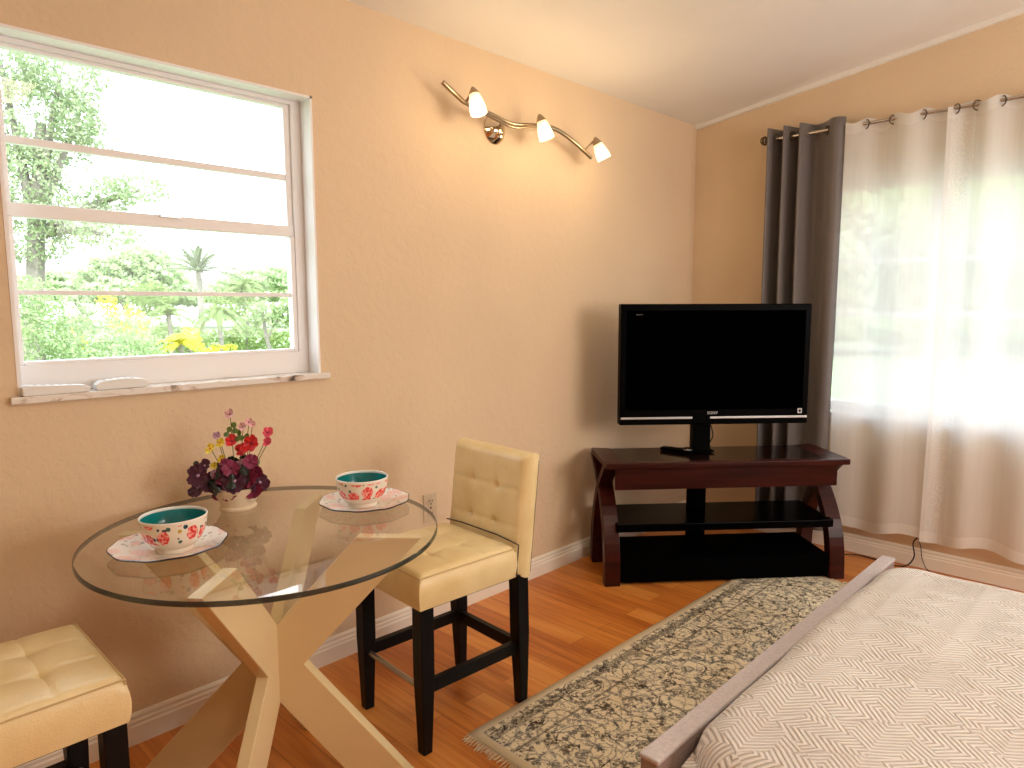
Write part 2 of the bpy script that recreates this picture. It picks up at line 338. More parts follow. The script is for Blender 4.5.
# ------------------------------------------------------------------ object helpers
def tag(o, label=None, cat=None, group=None, kind=None):
    if label: o['label'] = label
    if cat: o['category'] = cat
    if group: o['group'] = group
    if kind: o['kind'] = kind
    return o
def empty(name, loc=(0, 0, 0), rz=0.0, label=None, cat=None, group=None, kind=None):
    o = bpy.data.objects.new(name, None); COL.objects.link(o); o.location = loc; o.rotation_euler = (0, 0, rz); o.empty_display_size = .05
    return tag(o, label, cat, group, kind)
class MB:
    def __init__(s): s.v = []; s.f = []; s.uv = None; s.mi = []
    def add(s, vs, fs, mi=0):
        k = len(s.v); s.v += [tuple(x) for x in vs]; s.f += [tuple(i+k for i in f) for f in fs]; s.mi += [mi]*len(fs); return s
    def box(s, c, h, R=None, mi=0):
        vs = [Vector((x*h[0], y*h[1], z*h[2])) for x in (-1, 1) for y in (-1, 1) for z in (-1, 1)]
        if R is not None: vs = [R @ v for v in vs]
        return s.add([v+Vector(c) for v in vs], [(0, 1, 3, 2), (4, 6, 7, 5), (0, 4, 5, 1), (2, 3, 7, 6), (0, 2, 6, 4), (1, 5, 7, 3)], mi)
    def bb(s, x0, x1, y0, y1, z0, z1, mi=0):
        return s.box(((x0+x1)/2, (y0+y1)/2, (z0+z1)/2), (abs(x1-x0)/2, abs(y1-y0)/2, abs(z1-z0)/2), None, mi)
    def tube(s, pts, rad, n=10, cap=True, mi=0):
        pts = [Vector(p) for p in pts]; k = len(pts)
        rad = rad if hasattr(rad, '__len__') else [rad]*k
        vs = []; prev = None
        for i, p in enumerate(pts):
            d = (pts[min(i+1, k-1)]-pts[max(i-1, 0)]).normalized()
            a = prev if prev is not None else (Vector((0, 0, 1)) if abs(d.z) < .9 else Vector((1, 0, 0)))
            a = (a - d*a.dot(d)).normalized(); b = d.cross(a); prev = a
            for j in range(n):
                q = 2*PI*j/n; vs.append(p+(a*math.cos(q)+b*math.sin(q))*rad[i])
        fs = [(i*n+j, i*n+(j+1) % n, (i+1)*n+(j+1) % n, (i+1)*n+j) for i in range(k-1) for j in range(n)]
        if cap: fs += [tuple(range(n))[::-1], tuple((k-1)*n+j for j in range(n))]
        return s.add(vs, fs, mi)
    def lathe(s, prof, n=40, close=False, caps=True, R=None, loc=(0, 0, 0), scal=None, mi=0):
        vs = []; k = len(prof)
        for r, z in prof:
            for j in range(n):
                q = 2*PI*j/n; rr = r*(scal(q) if scal else 1); v = Vector((rr*math.cos(q), rr*math.sin(q), z))
                if R is not None: v = R @ v
                vs.append(v+Vector(loc))
        fs = [(i*n+j, i*n+(j+1) % n, (i+1)*n+(j+1) % n, (i+1)*n+j) for i in range(k-1) for j in range(n)]
        if close: fs += [((k-1)*n+j, (k-1)*n+(j+1) % n, (j+1) % n, j) for j in range(n)]
        elif caps:
            if prof[0][0] > 0: fs.append(tuple(range(n))[::-1])
            if prof[-1][0] > 0: fs.append(tuple((k-1)*n+j for j in range(n)))
        return s.add(vs, fs, mi)
    def torus(s, c, R0, r0, rot=None, n=20, m=8, mi=0):
        vs = []
        for i in range(n):
            a = 2*PI*i/n
            for j in range(m):
                b = 2*PI*j/m; v = Vector(((R0+r0*math.cos(b))*math.cos(a), (R0+r0*math.cos(b))*math.sin(a), r0*math.sin(b)))
                if rot is not None: v = rot @ v
                vs.append(v+Vector(c))
        return s.add(vs, [(i*m+j, ((i+1) % n)*m+j, ((i+1) % n)*m+(j+1) % m, i*m+(j+1) % m) for i in range(n) for j in range(m)], mi)
    def prism(s, outline, y0, y1, mi=0):
        """outline in (x,z), extruded along y"""
        k = len(outline); vs = [(x, y0, z) for x, z in outline]+[(x, y1, z) for x, z in outline]
        fs = [tuple(range(k)), tuple(range(2*k-1, k-1, -1))]+[(i, i+k, (i+1) % k+k, (i+1) % k) for i in range(k)]
        return s.add(vs, fs, mi)
    def build(s, name, mats, parent=None, smooth=False, bevel=0, seg=2, sub=0, fix=True):
        me = bpy.data.meshes.new(name); me.from_pydata(s.v, [], s.f)
        mats = mats if isinstance(mats, (list, tuple)) else [mats]
        for m in mats: me.materials.append(m)
        me.polygons.foreach_set('material_index', s.mi)
        if fix:
            bm = bmesh.new(); bm.from_mesh(me); bmesh.ops.recalc_face_normals(bm, faces=bm.faces)
            if bevel: bmesh.ops.bevel(bm, geom=[e for e in bm.edges if len(e.link_faces) == 2 and e.calc_face_angle() > .5], offset=bevel, segments=seg, affect='EDGES', profile=.6)
            bm.to_mesh(me); bm.free()
        if smooth:
            me.polygons.foreach_set('use_smooth', [True]*len(me.polygons))
            if hasattr(me, 'set_sharp_from_angle'): me.set_sharp_from_angle(angle=math.radians(40))
        me.update()
        o = bpy.data.objects.new(name, me); COL.objects.link(o)
        if parent: o.parent = parent
        if sub:
            md = o.modifiers.new('subdivision', 'SUBSURF'); md.levels = sub; md.render_levels = sub
        return o
def copy_tree(o, parent=None):
    c = o.copy(); COL.objects.link(c); c.parent = parent
    for ch in list(o.children): copy_tree(ch, c)
    return c
def smooth_path(pts, n=8):
    P = [Vector(p) for p in pts]; out = []
    for i in range(len(P)-1):
        p0, p1, p2, p3 = P[max(i-1, 0)], P[i], P[i+1], P[min(i+2, len(P)-1)]
        for j in range(n):
            t = j/n; out.append(.5*((2*p1)+(p2-p0)*t+(2*p0-5*p1+4*p2-p3)*t*t+(3*p1-p0-3*p2+p3)*t**3))
    out.append(P[-1]); return out
def Rz(a): return Matrix.Rotation(a, 3, 'Z')
def Rx(a): return Matrix.Rotation(a, 3, 'X')
def Ry(a): return Matrix.Rotation(a, 3, 'Y')
def align(d):
    return Vector(d).normalized().to_track_quat('Z', 'Y').to_matrix()

# ------------------------------------------------------------------ the room shell
XL, YB = -5.6, -4.3          # far side walls, behind the camera
SL = .140                    # ceiling rises away from the left wall
def cz(y): return 2.44 - SL*y
WX0, WX1, WZ0, WZ1 = -3.553, -2.636, 1.108, 2.077      # left wall window opening
VY0, VY1, VZ0, VZ1 = -.76, -2.95, .765, 2.02          # right wall window opening
TH = .2
def struct(mb, name, mat, **k):
    o = mb.build(name, mat, **k); o['kind'] = 'structure'; return o
struct(MB().bb(XL-TH, TH, YB-TH, TH, -.12, 0), 'floor', M['floor'])
b = MB()
b.bb(XL, WX0, 0, TH, 0, 2.44); b.bb(WX1, TH, 0, TH, 0, 2.44); b.bb(WX0, WX1, 0, TH, 0, WZ0-.02); b.bb(WX0, WX1, 0, TH, WZ1, 2.44)
struct(b, 'wall_left', M['wall'])
def slope_prism(b, x0, x1, y0, y1, z0):
    """a wall block running y0..y1 whose top follows the ceiling"""
    vs = [(x, y, z) for x in (x0, x1) for y, z in ((y0, z0), (y1, z0), (y1, cz(y1)), (y0, cz(y0)))]
    b.add(vs, [(0, 1, 2, 3), (7, 6, 5, 4), (0, 4, 5, 1), (1, 5, 6, 2), (2, 6, 7, 3), (3, 7, 4, 0)])
b = MB()
slope_prism(b, 0, TH, 0, VY0, 0); b.bb(0, TH, VY1, VY0, 0, VZ0-.02); slope_prism(b, 0, TH, VY0, VY1, VZ1); slope_prism(b, 0, TH, VY1, YB, 0)
struct(b, 'wall_right', M['wall'])
b = MB(); slope_prism(b, XL-TH, XL, TH, YB, 0); struct(b, 'wall_far_left', M['wall'])
struct(MB().bb(XL-TH, TH, YB-TH, YB, 0, cz(YB)+.1), 'wall_back', M['wall'])
b = MB(); vs = [(x, y, cz(y)+dz) for x in (XL-TH, TH) for y in (TH, YB-TH) for dz in (0, .15)]
b.add(vs, [(0, 1, 3, 2), (4, 6, 7, 5), (0, 4, 5, 1), (2, 3, 7, 6), (0, 2, 6, 4), (1, 5, 7, 3)])
struct(b, 'ceiling', M['ceiling'])
# slim cove bead between ceiling and right wall
b = MB(); vs = [(x, y, cz(y)+dz) for x in (-.022, 0) for y in (-.001, YB) for dz in (-.022, 0)]
b.add(vs, [(0, 1, 3, 2), (4, 6, 7, 5), (0, 4, 5, 1), (2, 3, 7, 6), (0, 2, 6, 4), (1, 5, 7, 3)]); struct(b, 'trim_1', M['ceiling'])

BH = .097
prof = [(0, 0), (.016, 0), (.016, .058), (.013, .064), (.013, .072), (.009, .078), (.009, .088), (.004, BH), (0, BH)]
def baseboard(name, axis, a0, a1, wallpos):
    b = MB(); k = len(prof); vs = []
    for a in (a0, a1):
        for d, z in prof: vs.append((a, wallpos-d, z) if axis == 'x' else (wallpos-d, a, z))
    b.add(vs, [tuple(range(k)), tuple(range(2*k-1, k-1, -1))]+[(i, i+k, (i+1) % k+k, (i+1) % k) for i in range(k)])
    struct(b, name, M['trim'])
baseboard('baseboard_left', 'x', XL, 0, 0); baseboard('baseboard_right', 'y', 0, YB, 0)

# left wall window -----------------------------------------------------------
win = empty('window_1', (0, 0, 0), kind='structure')
b = MB(); t = .008                                     # plastered reveal lining
b.bb(WX0, WX0+t, -.002, .12, WZ0, WZ1); b.bb(WX1-t, WX1, -.002, .12, WZ0, WZ1); b.bb(WX0, WX1, -.002, .12, WZ1-t, WZ1)
b.build('window_reveal', M['reveal'], win)
b = MB()
fx0, fx1, fz0, fz1 = WX0+t, WX1-t, WZ0, WZ1-t
b.bb(fx0, fx0+.014, .068, .13, fz0, fz1); b.bb(fx1-.036, fx1, .068, .13, fz0, fz1); b.bb(fx0+.014, fx1-.036, .068, .13, fz1-.014, fz1); b.bb(fx0+.014, fx1-.036, .068, .13, fz0, fz0+.078)
b.build('window_frame', M['white'], win, bevel=.002)
sx0, sx1 = fx0+.014, fx1-.036
b = MB(); b.bb(sx0, sx1, .075, .115, 1.597, 1.635); b.build('meeting_rail', M['white'], win, bevel=.003)
for z0, z1 in ((1.795, 1.815), (1.383, 1.397)):
    MB().bb(sx0, sx1, .085, .11, z0, z1).build('glazing_bar', M['white'], win, bevel=.002)
b = MB(); b.bb(sx0, sx0+.012, .08, .112, 1.635, fz1-.014); b.bb(sx1-.022, sx1, .08, .112, 1.635, fz1-.014); b.bb(sx0+.012, sx1-.022, .08, .112, fz1-.024, fz1-.014)
b.build('upper_sash', M['white'], win, bevel=.002)
b = MB(); b.bb(sx0, sx0+.012, .074, .106, fz0+.078, 1.597); b.bb(sx1-.016, sx1, .074, .106, fz0+.078, 1.597); b.bb(sx0+.012, sx1-.016, .074, .106, fz0+.078, fz0+.088)
b.build('lower_sash', M['white'], win, bevel=.002)
for z0, z1 in ((fz0+.088, 1.383), (1.397, 1.597), (1.635, 1.795), (1.815, fz1-.024)):
    MB().bb(sx0+.012, sx1-.02, .095, .099, z0, z1).build('pane', M['pane'], win)
MB().bb((sx0+sx1)/2-.03, (sx0+sx1)/2+.03, .066, .076, 1.628, 1.640).build('sash_latch', M['steel'], win)
b = MB(); b.bb(WX0-.02, WX1+.028, -.022, 0, WZ0-.02, WZ0); b.bb(WX0, WX1, 0, .13, WZ0-.02, WZ0)
b.build('window_sill', M['marble'], win, bevel=.003)

# right wall window ----------------------------------------------------------
win = empty('window_2', (0, 0, 0), kind='structure')
b = MB(); b.bb(.09, .15, VY0-.05, VY0, VZ0, VZ1); b.bb(.09, .15, VY1, VY1+.05, VZ0, VZ1); b.bb(.09, .15, VY1+.05, VY0-.05, VZ1-.06, VZ1); b.bb(.09, .15, VY1+.05, VY0-.05, VZ0, VZ0+.05)
b.build('window_frame', M['white'], win, bevel=.003)
for yy in (-1.31, -2.10): MB().bb(.09, .15, yy-.03, yy+.03, VZ0+.05, VZ1-.06).build('mullion', M['white'], win, bevel=.003)
for y0, y1 in ((VY0-.05, -1.28), (-1.34, -2.07), (-2.13, VY1+.05)):
    for zz in (1.30, 1.58): MB().bb(.10, .135, y1, y0, zz-.012, zz+.012).build('glazing_bar', M['white'], win, bevel=.002)
    MB().bb(.115, .119, y1, y0, VZ0+.05, VZ1-.06).build('pane', M['pane'], win)
b = MB(); b.bb(-.03, 0, VY1-.03, VY0+.03, VZ0-.02, VZ0); b.bb(0, .15, VY1, VY0, VZ0-.02, VZ0); b.build('window_sill', M['marble'], win, bevel=.003)

# ------------------------------------------------------------------ things on the left wall
def remote_on_sill(x0, x1, rz, label, curved):
    o = empty('remote_control', ((x0+x1)/2, -.003 if not curved else .012, WZ0+.0005), rz, label, 'remote control', 'white remotes on the window sill')
    L = (x1-x0)/2; n = 12; b = MB(); outl = []
    for i in range(n+1):
        u = -1+2*i/n; z = .030 - (.010*(u+1)/2 if not curved else .008*(abs(u)**2)) - (.006 if abs(u) == 1 else 0); outl.append((u*L, z))
    outl = [(-L, .004), ] + outl + [(L, .004), (L-.004, 0), (-L+.004, 0)]
    b.prism(outl, -.021, .021); b.build('body', M['remote_white'], o, bevel=.003)
    k = MB()
    for i in range(5):
        for j in (-1, 1):
            u = -.6+.25*i; z = .030-(.010*(u+1)/2 if not curved else .008*u*u); k.box((u*L, j*.008, z-.0012), (.005, .004, .0015))
    tag(k.build('button', M['remote_grey'], o), kind='stuff')
remote_on_sill(-3.548, -3.385, .03, 'white remote control lying at the left end of the sill', False)
remote_on_sill(-3.365, -3.225, -.03, 'shorter white remote control with raised back, right of the other on the sill', True)

o = empty('wall_outlet', (-2.14, 0, .497), 0, 'ivory power outlet plate low on the wall behind the stool', 'outlet')
MB().bb(-.036, .036, -.007, 0, -.062, .062).build('cover_plate', M['outlet'], o, bevel=.003)
for z in (-.026, .026):
    r = MB().lathe([(0, -.009), (.017, -.009), (.017, -.006)], 20, R=Rx(0), loc=(0, 0, 0))
    b = MB(); b.lathe([(.0, .0), (.017, .0), (.018, -.004)], 20, R=Rx(PI/2), loc=(0, -.0095, z)); rc = b.build('receptacle', M['outlet'], o)
    s = MB(); s.bb(-.008, -.005, -.0105, -.009, z, z+.009); s.bb(.005, .008, -.0105, -.009, z, z+.009); s.box((0, -.0098, z-.008), (.003, .0008, .003)); q = s.build('slot', M['dark_slot'], o)
MB().lathe([(0, 0), (.004, 0), (.004, .002)], 12, R=Rx(PI/2), loc=(0, -.007, 0)).build('screw', M['dark_slot'], o)

# wall lamp
lamp = empty('wall_lamp', (-1.745, 0, 2.118), 0, 'three-light wall lamp with wavy satin nickel arm and frosted glass shades, lit', 'wall lamp')
def LP(x, y, z): return (x+1.745, y, z-2.118)
b = MB(); b.lathe([(0, .0), (.062, .0), (.062, .006), (.050, .020), (.028, .034), (.012, .040), (0, .041)][::-1], 40, R=Rx(PI/2)); b.build('canopy', M['mirror_nickel'], lamp, smooth=True)
MB().tube([(0, -.03, 0), (-.02, -.07, .01), (-.055, -.095, .018)], .009).build('bracket', M['nickel'], lamp, smooth=True)
MB().lathe([(0, 0), (.010, .002), (.011, .008), (0, .010)], 14, R=Rx(PI/2), loc=(.0, -.038, -.03)).build('screw_knob', M['mirror_nickel'], lamp, smooth=True)
path = smooth_path([LP(-2.120, -.1, 2.216), LP(-2.055, -.1, 2.184), LP(-1.985, -.1, 2.157), LP(-1.865, -.1, 2.147), LP(-1.733, -.1, 2.130), LP(-1.586, -.1, 2.150), LP(-1.50, -.1, 2.158), LP(-1.414, -.1, 2.150), LP(-1.304, -.1, 2.118), LP(-1.179, -.1, 2.068)], 8)
k = len(path); rad = [.010 if i < k*.2 else .0075 if i < k*.62 else .010 for i in range(k)]
MB().tube(path, rad, 12).build('arm', M['nickel'], lamp, smooth=True)
path = smooth_path([LP(-1.98, -.1, 2.155), LP(-1.86, -.11, 2.128), LP(-1.733, -.11, 2.112), LP(-1.60, -.105, 2.140), LP(-1.50, -.1, 2.158)], 6)
MB().tube(path, .006, 10).build('lower_arm', M['nickel'], lamp, smooth=True)
heads = [((-2.010, -.155, 2.200), (.03, -.30, -1), (-2.0, -.1, 2.165)), ((-1.598, -.14, 2.176), (.26, -.22, -1), (-1.57, -.1, 2.157)), ((-1.210, -.15, 2.140), (.50, -.25, -1), (-1.235, -.1, 2.092))]
for (hx, hy, hz), d, j in heads:
    h = empty('lamp_head', LP(hx, hy, hz)); h.parent = lamp
    R = align(-Vector(d))
    MB().lathe([(0, .012), (.006, .010), (.012, .002), (.020, -.012), (.023, -.022), (.021, -.022), (.010, -.002), (0, 0)], 24, R=R).build('socket_cup', M['nickel'], h, smooth=True)
    jj = Vector(LP(*j))-Vector(LP(hx, hy, hz))
    MB().tube([jj, jj*.5+Vector((0, -.008, .006)), (0, 0, 0)], .005).build('joint', M['nickel'], h, smooth=True)
    pr = [(.014, -.008), (.022, -.026), (.029, -.052), (.033, -.076), (.034, -.100), (.032, -.100), (.031, -.076), (.027, -.052), (.020, -.026), (.012, -.008)]
    so = MB().lathe(pr, 28, close=True).build('glass_shade', M['shade'], h, smooth=True); so.rotation_euler = R.to_euler()
    bo = MB().lathe([(0, -.030), (.009, -.034), (.015, -.048), (.015, -.060), (.009, -.070), (0, -.073)], 16).build('bulb', M['bulb'], h, smooth=True); bo.rotation_euler = R.to_euler()
    lp = Vector((hx, hy, hz))+(Vector(d).normalized()+Vector((0,-.9,0))).normalized()*.14
    light('wall_lamp_light', 'POINT', lp, 1.1, (1, .74, .40), .05)

# ------------------------------------------------------------------ glass table
TC = (-3.10, -.497)
tb = empty('dining_table', (TC[0], TC[1], 0), 0, 'round clear glass table on a crossed cream slab base', 'table')
n = 96; R_ = .457
b = MB(); b.lathe([(0, .730), (R_-.004, .730), (R_-.004, .7415), (0, .7415)], n); g = b.build('glass_top', M['glass'], tb); g.rotation_euler = (.012, 0, 0); g.location = (0, .0088, 0)
b = MB(); b.lathe([(R_-.002, .7285), (R_, .7295), (R_+.0005, .735), (R_, .7405), (R_-.002, .7415)], n, close=True); e = b.build('glass_edge', M['glass_edge'], tb, smooth=True); tag(e, 'dark teal polished rim of the glass'); e.rotation_euler = (.012, 0, 0); e.location = (0, .0088, 0)
for ang, nm in ((-48, 0), (42, 1)):
    b = MB(); zt = .729; hT = .017; i0, i1 = .245, .42
    # a flat X cut from one board, outline in (x,z)
    c = .0875; m = (i0+i1)/2; zn = zt/2*(1+c/m)
    outl = [(-i1, 0), (-i0, 0), (0, zt-zn), (i0, 0), (i1, 0), (c, zt/2), (i1, zt), (i0, zt), (0, zn), (-i0, zt), (-i1, zt), (-c, zt/2)]
    A = [(-i1, 0), (-i0, 0), (0, zt-zn), (0, zn), (-c, zt/2)]
    # build as six convex pieces so the slab fills cleanly
    pieces = [[(-i1, 0), (-i0, 0), (0, zt-zn), (-c, zt/2)], [(i1, 0), (c, zt/2), (0, zt-zn), (i0, 0)], [(-i1, zt), (-c, zt/2), (0, zn), (-i0, zt)], [(i1, zt), (i0, zt), (0, zn), (c, zt/2)], [(-c, zt/2), (0, zt-zn), (c, zt/2), (0, zn)]]
    k = len(outl)
    vs = [(x, -hT, z) for x, z in outl]+[(x, hT, z) for x, z in outl]; idx = {p: i for i, p in enumerate(outl)}
    fs = [(i, i+k, (i+1) % k+k, (i+1) % k) for i in range(k)]
    for p in pieces:
        ii = [idx[q] for q in p]; fs += [tuple(ii), tuple(q+k for q in reversed(ii))]
    b.add(vs, fs); o = b.build('crossed_slab', M['base_cream'], tb); o.rotation_euler = (0, 0, math.radians(ang))
    bv = o.modifiers.new('bevel', 'BEVEL'); bv.width = .002; bv.segments = 2

# ------------------------------------------------------------------ plates and bowls
def plate(x, y, rz, label):
    o = empty('scalloped_plate', (x, y, .742), rz, label, 'plate', 'floral plates on the glass table')
    sc = lambda q: 1+.016*math.cos(10*q)
    MB().lathe([(0, .004), (.06, .004), (.075, .007), (.10, .013), (.128, .019), (.1335, .020), (.1345, .0185), (.128, .016), (.10, .009), (.07, .002), (.065, 0), (0, 0)], 100, scal=sc).build('dish', M['plate'], o, smooth=True)
    e = MB().lathe([(.1335, .0203), (.1360, .0195), (.1345, .0160), (.133, .0175)], 100, close=True, scal=sc).build('rim', M['plate_edge'], o, smooth=True); tag(e, 'dark navy painted rim')
    return o
def bowl(x, y, rz, label):
    o = empty('footed_bowl', (x, y, .742+.0045), rz, label, 'bowl', 'floral bowls on their plates')
    MB().lathe([(0, .003), (.038, .003), (.040, 0), (.044, 0), (.045, .006), (.044, .011), (.055, .018), (.068, .036), (.0755, .060), (.078, .084)], 64, caps=False).build('bowl_body', M['bowl_out'], o, smooth=True)
    i = MB().lathe([(.0755, .084), (.0725, .060), (.065, .038), (.050, .020), (.03, .014), (0, .012)], 64, caps=False).build('inner_glaze', M['teal'], o, smooth=True); tag(i, 'dark teal glazed inside')
    MB().lathe([(.0783, .082), (.0790, .086), (.0772, .0880), (.0750, .086), (.0748, .081)], 64, close=True).build('rim', M['rimwhite'], o, smooth=True)
    return o
plate(-3.347, -.462, .3, 'scalloped floral plate with dark rim, under the left bowl')
plate(-2.782, -.483, 1.5, 'scalloped floral plate with dark rim, under the right bowl beside the outlet')
bowl(-3.340, -.480, .6, 'red rose patterned bowl with teal inside, nearer the camera on the left plate')
bowl(-2.792, -.486, 2.4, 'red rose patterned bowl with teal inside, on the right plate near the stool')

# ------------------------------------------------------------------ flower arrangement
fa = empty('flower_arrangement', (-3.067, -.235, .742), 0, 'pansy and poppy arrangement of dark purple, red, yellow and pink flowers in a cream pot', 'flowers')
MB().lathe([(0, .0), (.046, .0), (.052, .003), (.053, .009), (.048, .013), (.050, .020), (.062, .042), (.068, .064), (.069, .070), (.063, .070), (.060, .050), (0, .045)], 48).build('pot', M['vase'], fa, smooth=True)
def petal_mesh(b, c, nrm, size, n=5, cup=.35, ru=.1, mi=0):
    R = align(nrm) @ Rz(rnd.random()*6)
    for i in range(n):
        a = 2*PI*i/n+rnd.uniform(-.15, .15); s = size*rnd.uniform(.85, 1.1)
        ra = Rz(a); rows = []
        for u in (0, .35, .7, 1.0):
            wd = s*(.12+.55*math.sin(min(1, u*1.05+.08)*PI*.72)) if u < 1 else s*.34
            for v in (-1, -.5, 0, .5, 1):
                q = Vector((u*s, v*wd*.8, cup*s*u*u + ru*s*math.sin(v*5+i)*u - abs(v)*.08*s)); rows.append(R @ (ra @ q)+Vector(c))
        b.add(rows, [(r*5+j, r*5+j+1, (r+1)*5+j+1, (r+1)*5+j) for r in range(3) for j in range(4)], mi)
vr = Vector((rt.x, rt.y, 0)); vd = Vector((-fw.x, -fw.y, 0)).normalized()
def flower(kind, r, z, dpt, size, n=5, cup=.35, stem=True, core=None):
    c = vr*r + vd*dpt + Vector((0, 0, z)); nrm = (vd*.8 + vr*rnd.uniform(-.4, .4)*1 + Vector((0, 0, rnd.uniform(.1, .7)))).normalized()
    b = MB(); petal_mesh(b, c, nrm, size, n, cup); f = b.build('flower', M['pet_'+kind], fa, smooth=True, fix=False)
    if core is not False:
        MB().lathe([(0, -size*.1), (size*.16, 0), (size*.12, size*.12), (0, size*.16)], 10, R=align(nrm), loc=c+nrm*size*.08).build('flower_centre', M['pet_'+(core or 'yellow')], f, smooth=True)
    if stem:
        p0 = Vector((c.x*.15, c.y*.15, .07)); MB().tube(smooth_path([p0, (p0+c)*.5+Vector((c.x*.1, c.y*.1, .01)), c-nrm*size*.1], 5), .0012, 6).build('stem', M['stem'], f, smooth=True)
    return f
S1 = 1/354.0   # metres per photo pixel at the pot's distance
def fpx(px, py): return ((px-235)*S1, (506-py)*S1*1.07)
for kind, px, py, sz in (('pink', 231, 411, .017), ('pink', 243, 424, .015), ('pink', 250, 419, .013), ('pink', 257, 420, .010), ('lilac', 214, 433, .012),
                         ('rose', 269, 430, .017), ('rose', 269, 439, .014), ('red', 256, 438, .027), ('red', 233, 437, .020), ('red', 241, 447, .021),
                         ('yellow', 209, 445, .018), ('yellow', 221, 439, .015), ('yellow', 220, 456, .014), ('yellow', 212, 463, .012), ('red', 249, 443, .016)):
    r, z = fpx(px, py); flower(kind, r, z, rnd.uniform(-.01, .03), sz, 5, .5 if kind in ('rose', 'pink') else .3, core='plum' if kind != 'yellow' else 'red')
for px, py, kind, sz in ((200, 470, 'purple', .030), (196, 484, 'purple', .028), (212, 478, 'purple', .028), (226, 470, 'plum', .026), (240, 474, 'purple', .034), (254, 470, 'plum', .028), (262, 478, 'purple', .028),
                         (222, 486, 'plum', .026), (234, 484, 'plum', .025), (248, 486, 'rose', .026), (258, 485, 'plum', .025), (236, 462, 'plum', .022), (246, 460, 'lilac', .018), (229, 459, 'plum', .018), (205, 461, 'purple', .018), (256, 456, 'plum', .02), (216, 470, 'lilac', .014), (262, 466, 'plum', .018)):
    r, z = fpx(px, py); flower(kind, r, z, .045-.02*abs(r)/.1+rnd.uniform(-.012, .012), sz*1.12, 6, .25, stem=False, core='purple' if kind != 'purple' else 'lilac')
for i in range(44):
    a = rnd.uniform(0, 2*PI); rr = rnd.uniform(.03, .075); c = Vector((math.cos(a)*rr, math.sin(a)*rr, rnd.uniform(.07, .135)))
    b = MB(); nrm = (Vector((math.cos(a), math.sin(a), rnd.uniform(0, .8)))).normalized(); petal_mesh(b, c, nrm, rnd.uniform(.022, .034), 2, .1)
    b.build('leaf', M['leaf_dark'] if i % 5 else M['leaf_green'], fa, smooth=True, fix=False)
for px, py in ((190, 466), (266, 482), (229, 428), (240, 432), (246, 433), (236, 424), (196, 462)):
    r, z = fpx(px, py); b = MB(); petal_mesh(b, vr*r+vd*.01+Vector((0, 0, z)), vd+vr*rnd.uniform(-.5, .5)+Vector((0, 0, .3)), .017, 2, .2)
    f = b.build('leaf', M['leaf_green'] if py < 450 else M['leaf_dark'], fa, smooth=True, fix=False)

# ------------------------------------------------------------------ counter stools (front towards local -x)
def cushion(x0, x1, y0, y1, z0, z1, nx, ny, tuft, seams, dome=.012, rad=.02):
    """upholstered block: dense top sheet with tufts and seams, rounded to its sides. returns MB in local coords"""
    b = MB(); cx, cy = (x0+x1)/2, (y0+y1)/2; hx, hy = (x1-x0)/2, (y1-y0)/2
    def top(u, v):
        d = dome*(1-u**4)*(1-v**4)
        x, y = cx+u*hx, cy+v*hy
        for (tx, ty) in tuft:
            r2 = (x-tx)**2+(y-ty)**2; d -= .011*math.exp(-r2/(2*.006**2))+.007*math.exp(-r2/(2*.022**2))
        for ax, p in seams:
            q = (x-p) if ax == 'x' else (y-p); d -= .0035*math.exp(-q*q/(2*.004**2))*(1-max(abs(u), abs(v))**12)
        return d
    us = [-1+2*i/nx for i in range(nx+1)]; vs_ = [-1+2*j/ny for j in range(ny+1)]
    def rr(u, v):
        e = 0
        for w_, h in ((abs(u), hx), (abs(v), hy)):
            dd = h*(1-w_)
            if dd < rad: e += rad-math.sqrt(max(0, rad*rad-(rad-dd)**2))
        return min(e, rad)
    for v in vs_:
        for u in us: b.v.append((cx+u*hx, cy+v*hy, z1+top(u, v)-rr(u, v)))
    w_ = nx+1
    for j in range(ny):
        for i in range(nx): b.f.append((j*w_+i, j*w_+i+1, (j+1)*w_+i+1, (j+1)*w_+i))
    ring = [i for i in range(w_)]+[j*w_+nx for j in range(1, ny+1)]+[ny*w_+i for i in range(nx-1, -1, -1)]+[j*w_ for j in range(ny-1, 0, -1)]
    prev = ring
    for f in (.25, .5, .75, 1.0):
        cur = []
        for q, i in enumerate(ring):
            x, y, z = b.v[i]; bulge = .006*math.sin(f*PI); dx, dy = (x-cx)/hx, (y-cy)/hy
            cur.append(len(b.v)); b.v.append((x+bulge*(dx if abs(dx) > .99 else 0), y+bulge*(dy if abs(dy) > .99 else 0), z+(z0-z)*f))
        k = len(ring)
        for q in range(k): b.f.append((prev[q], cur[q], cur[(q+1) % k], prev[(q+1) % k]))
        prev = cur
    b.f.append(tuple(prev)); b.mi = [0]*len(b.f); return b
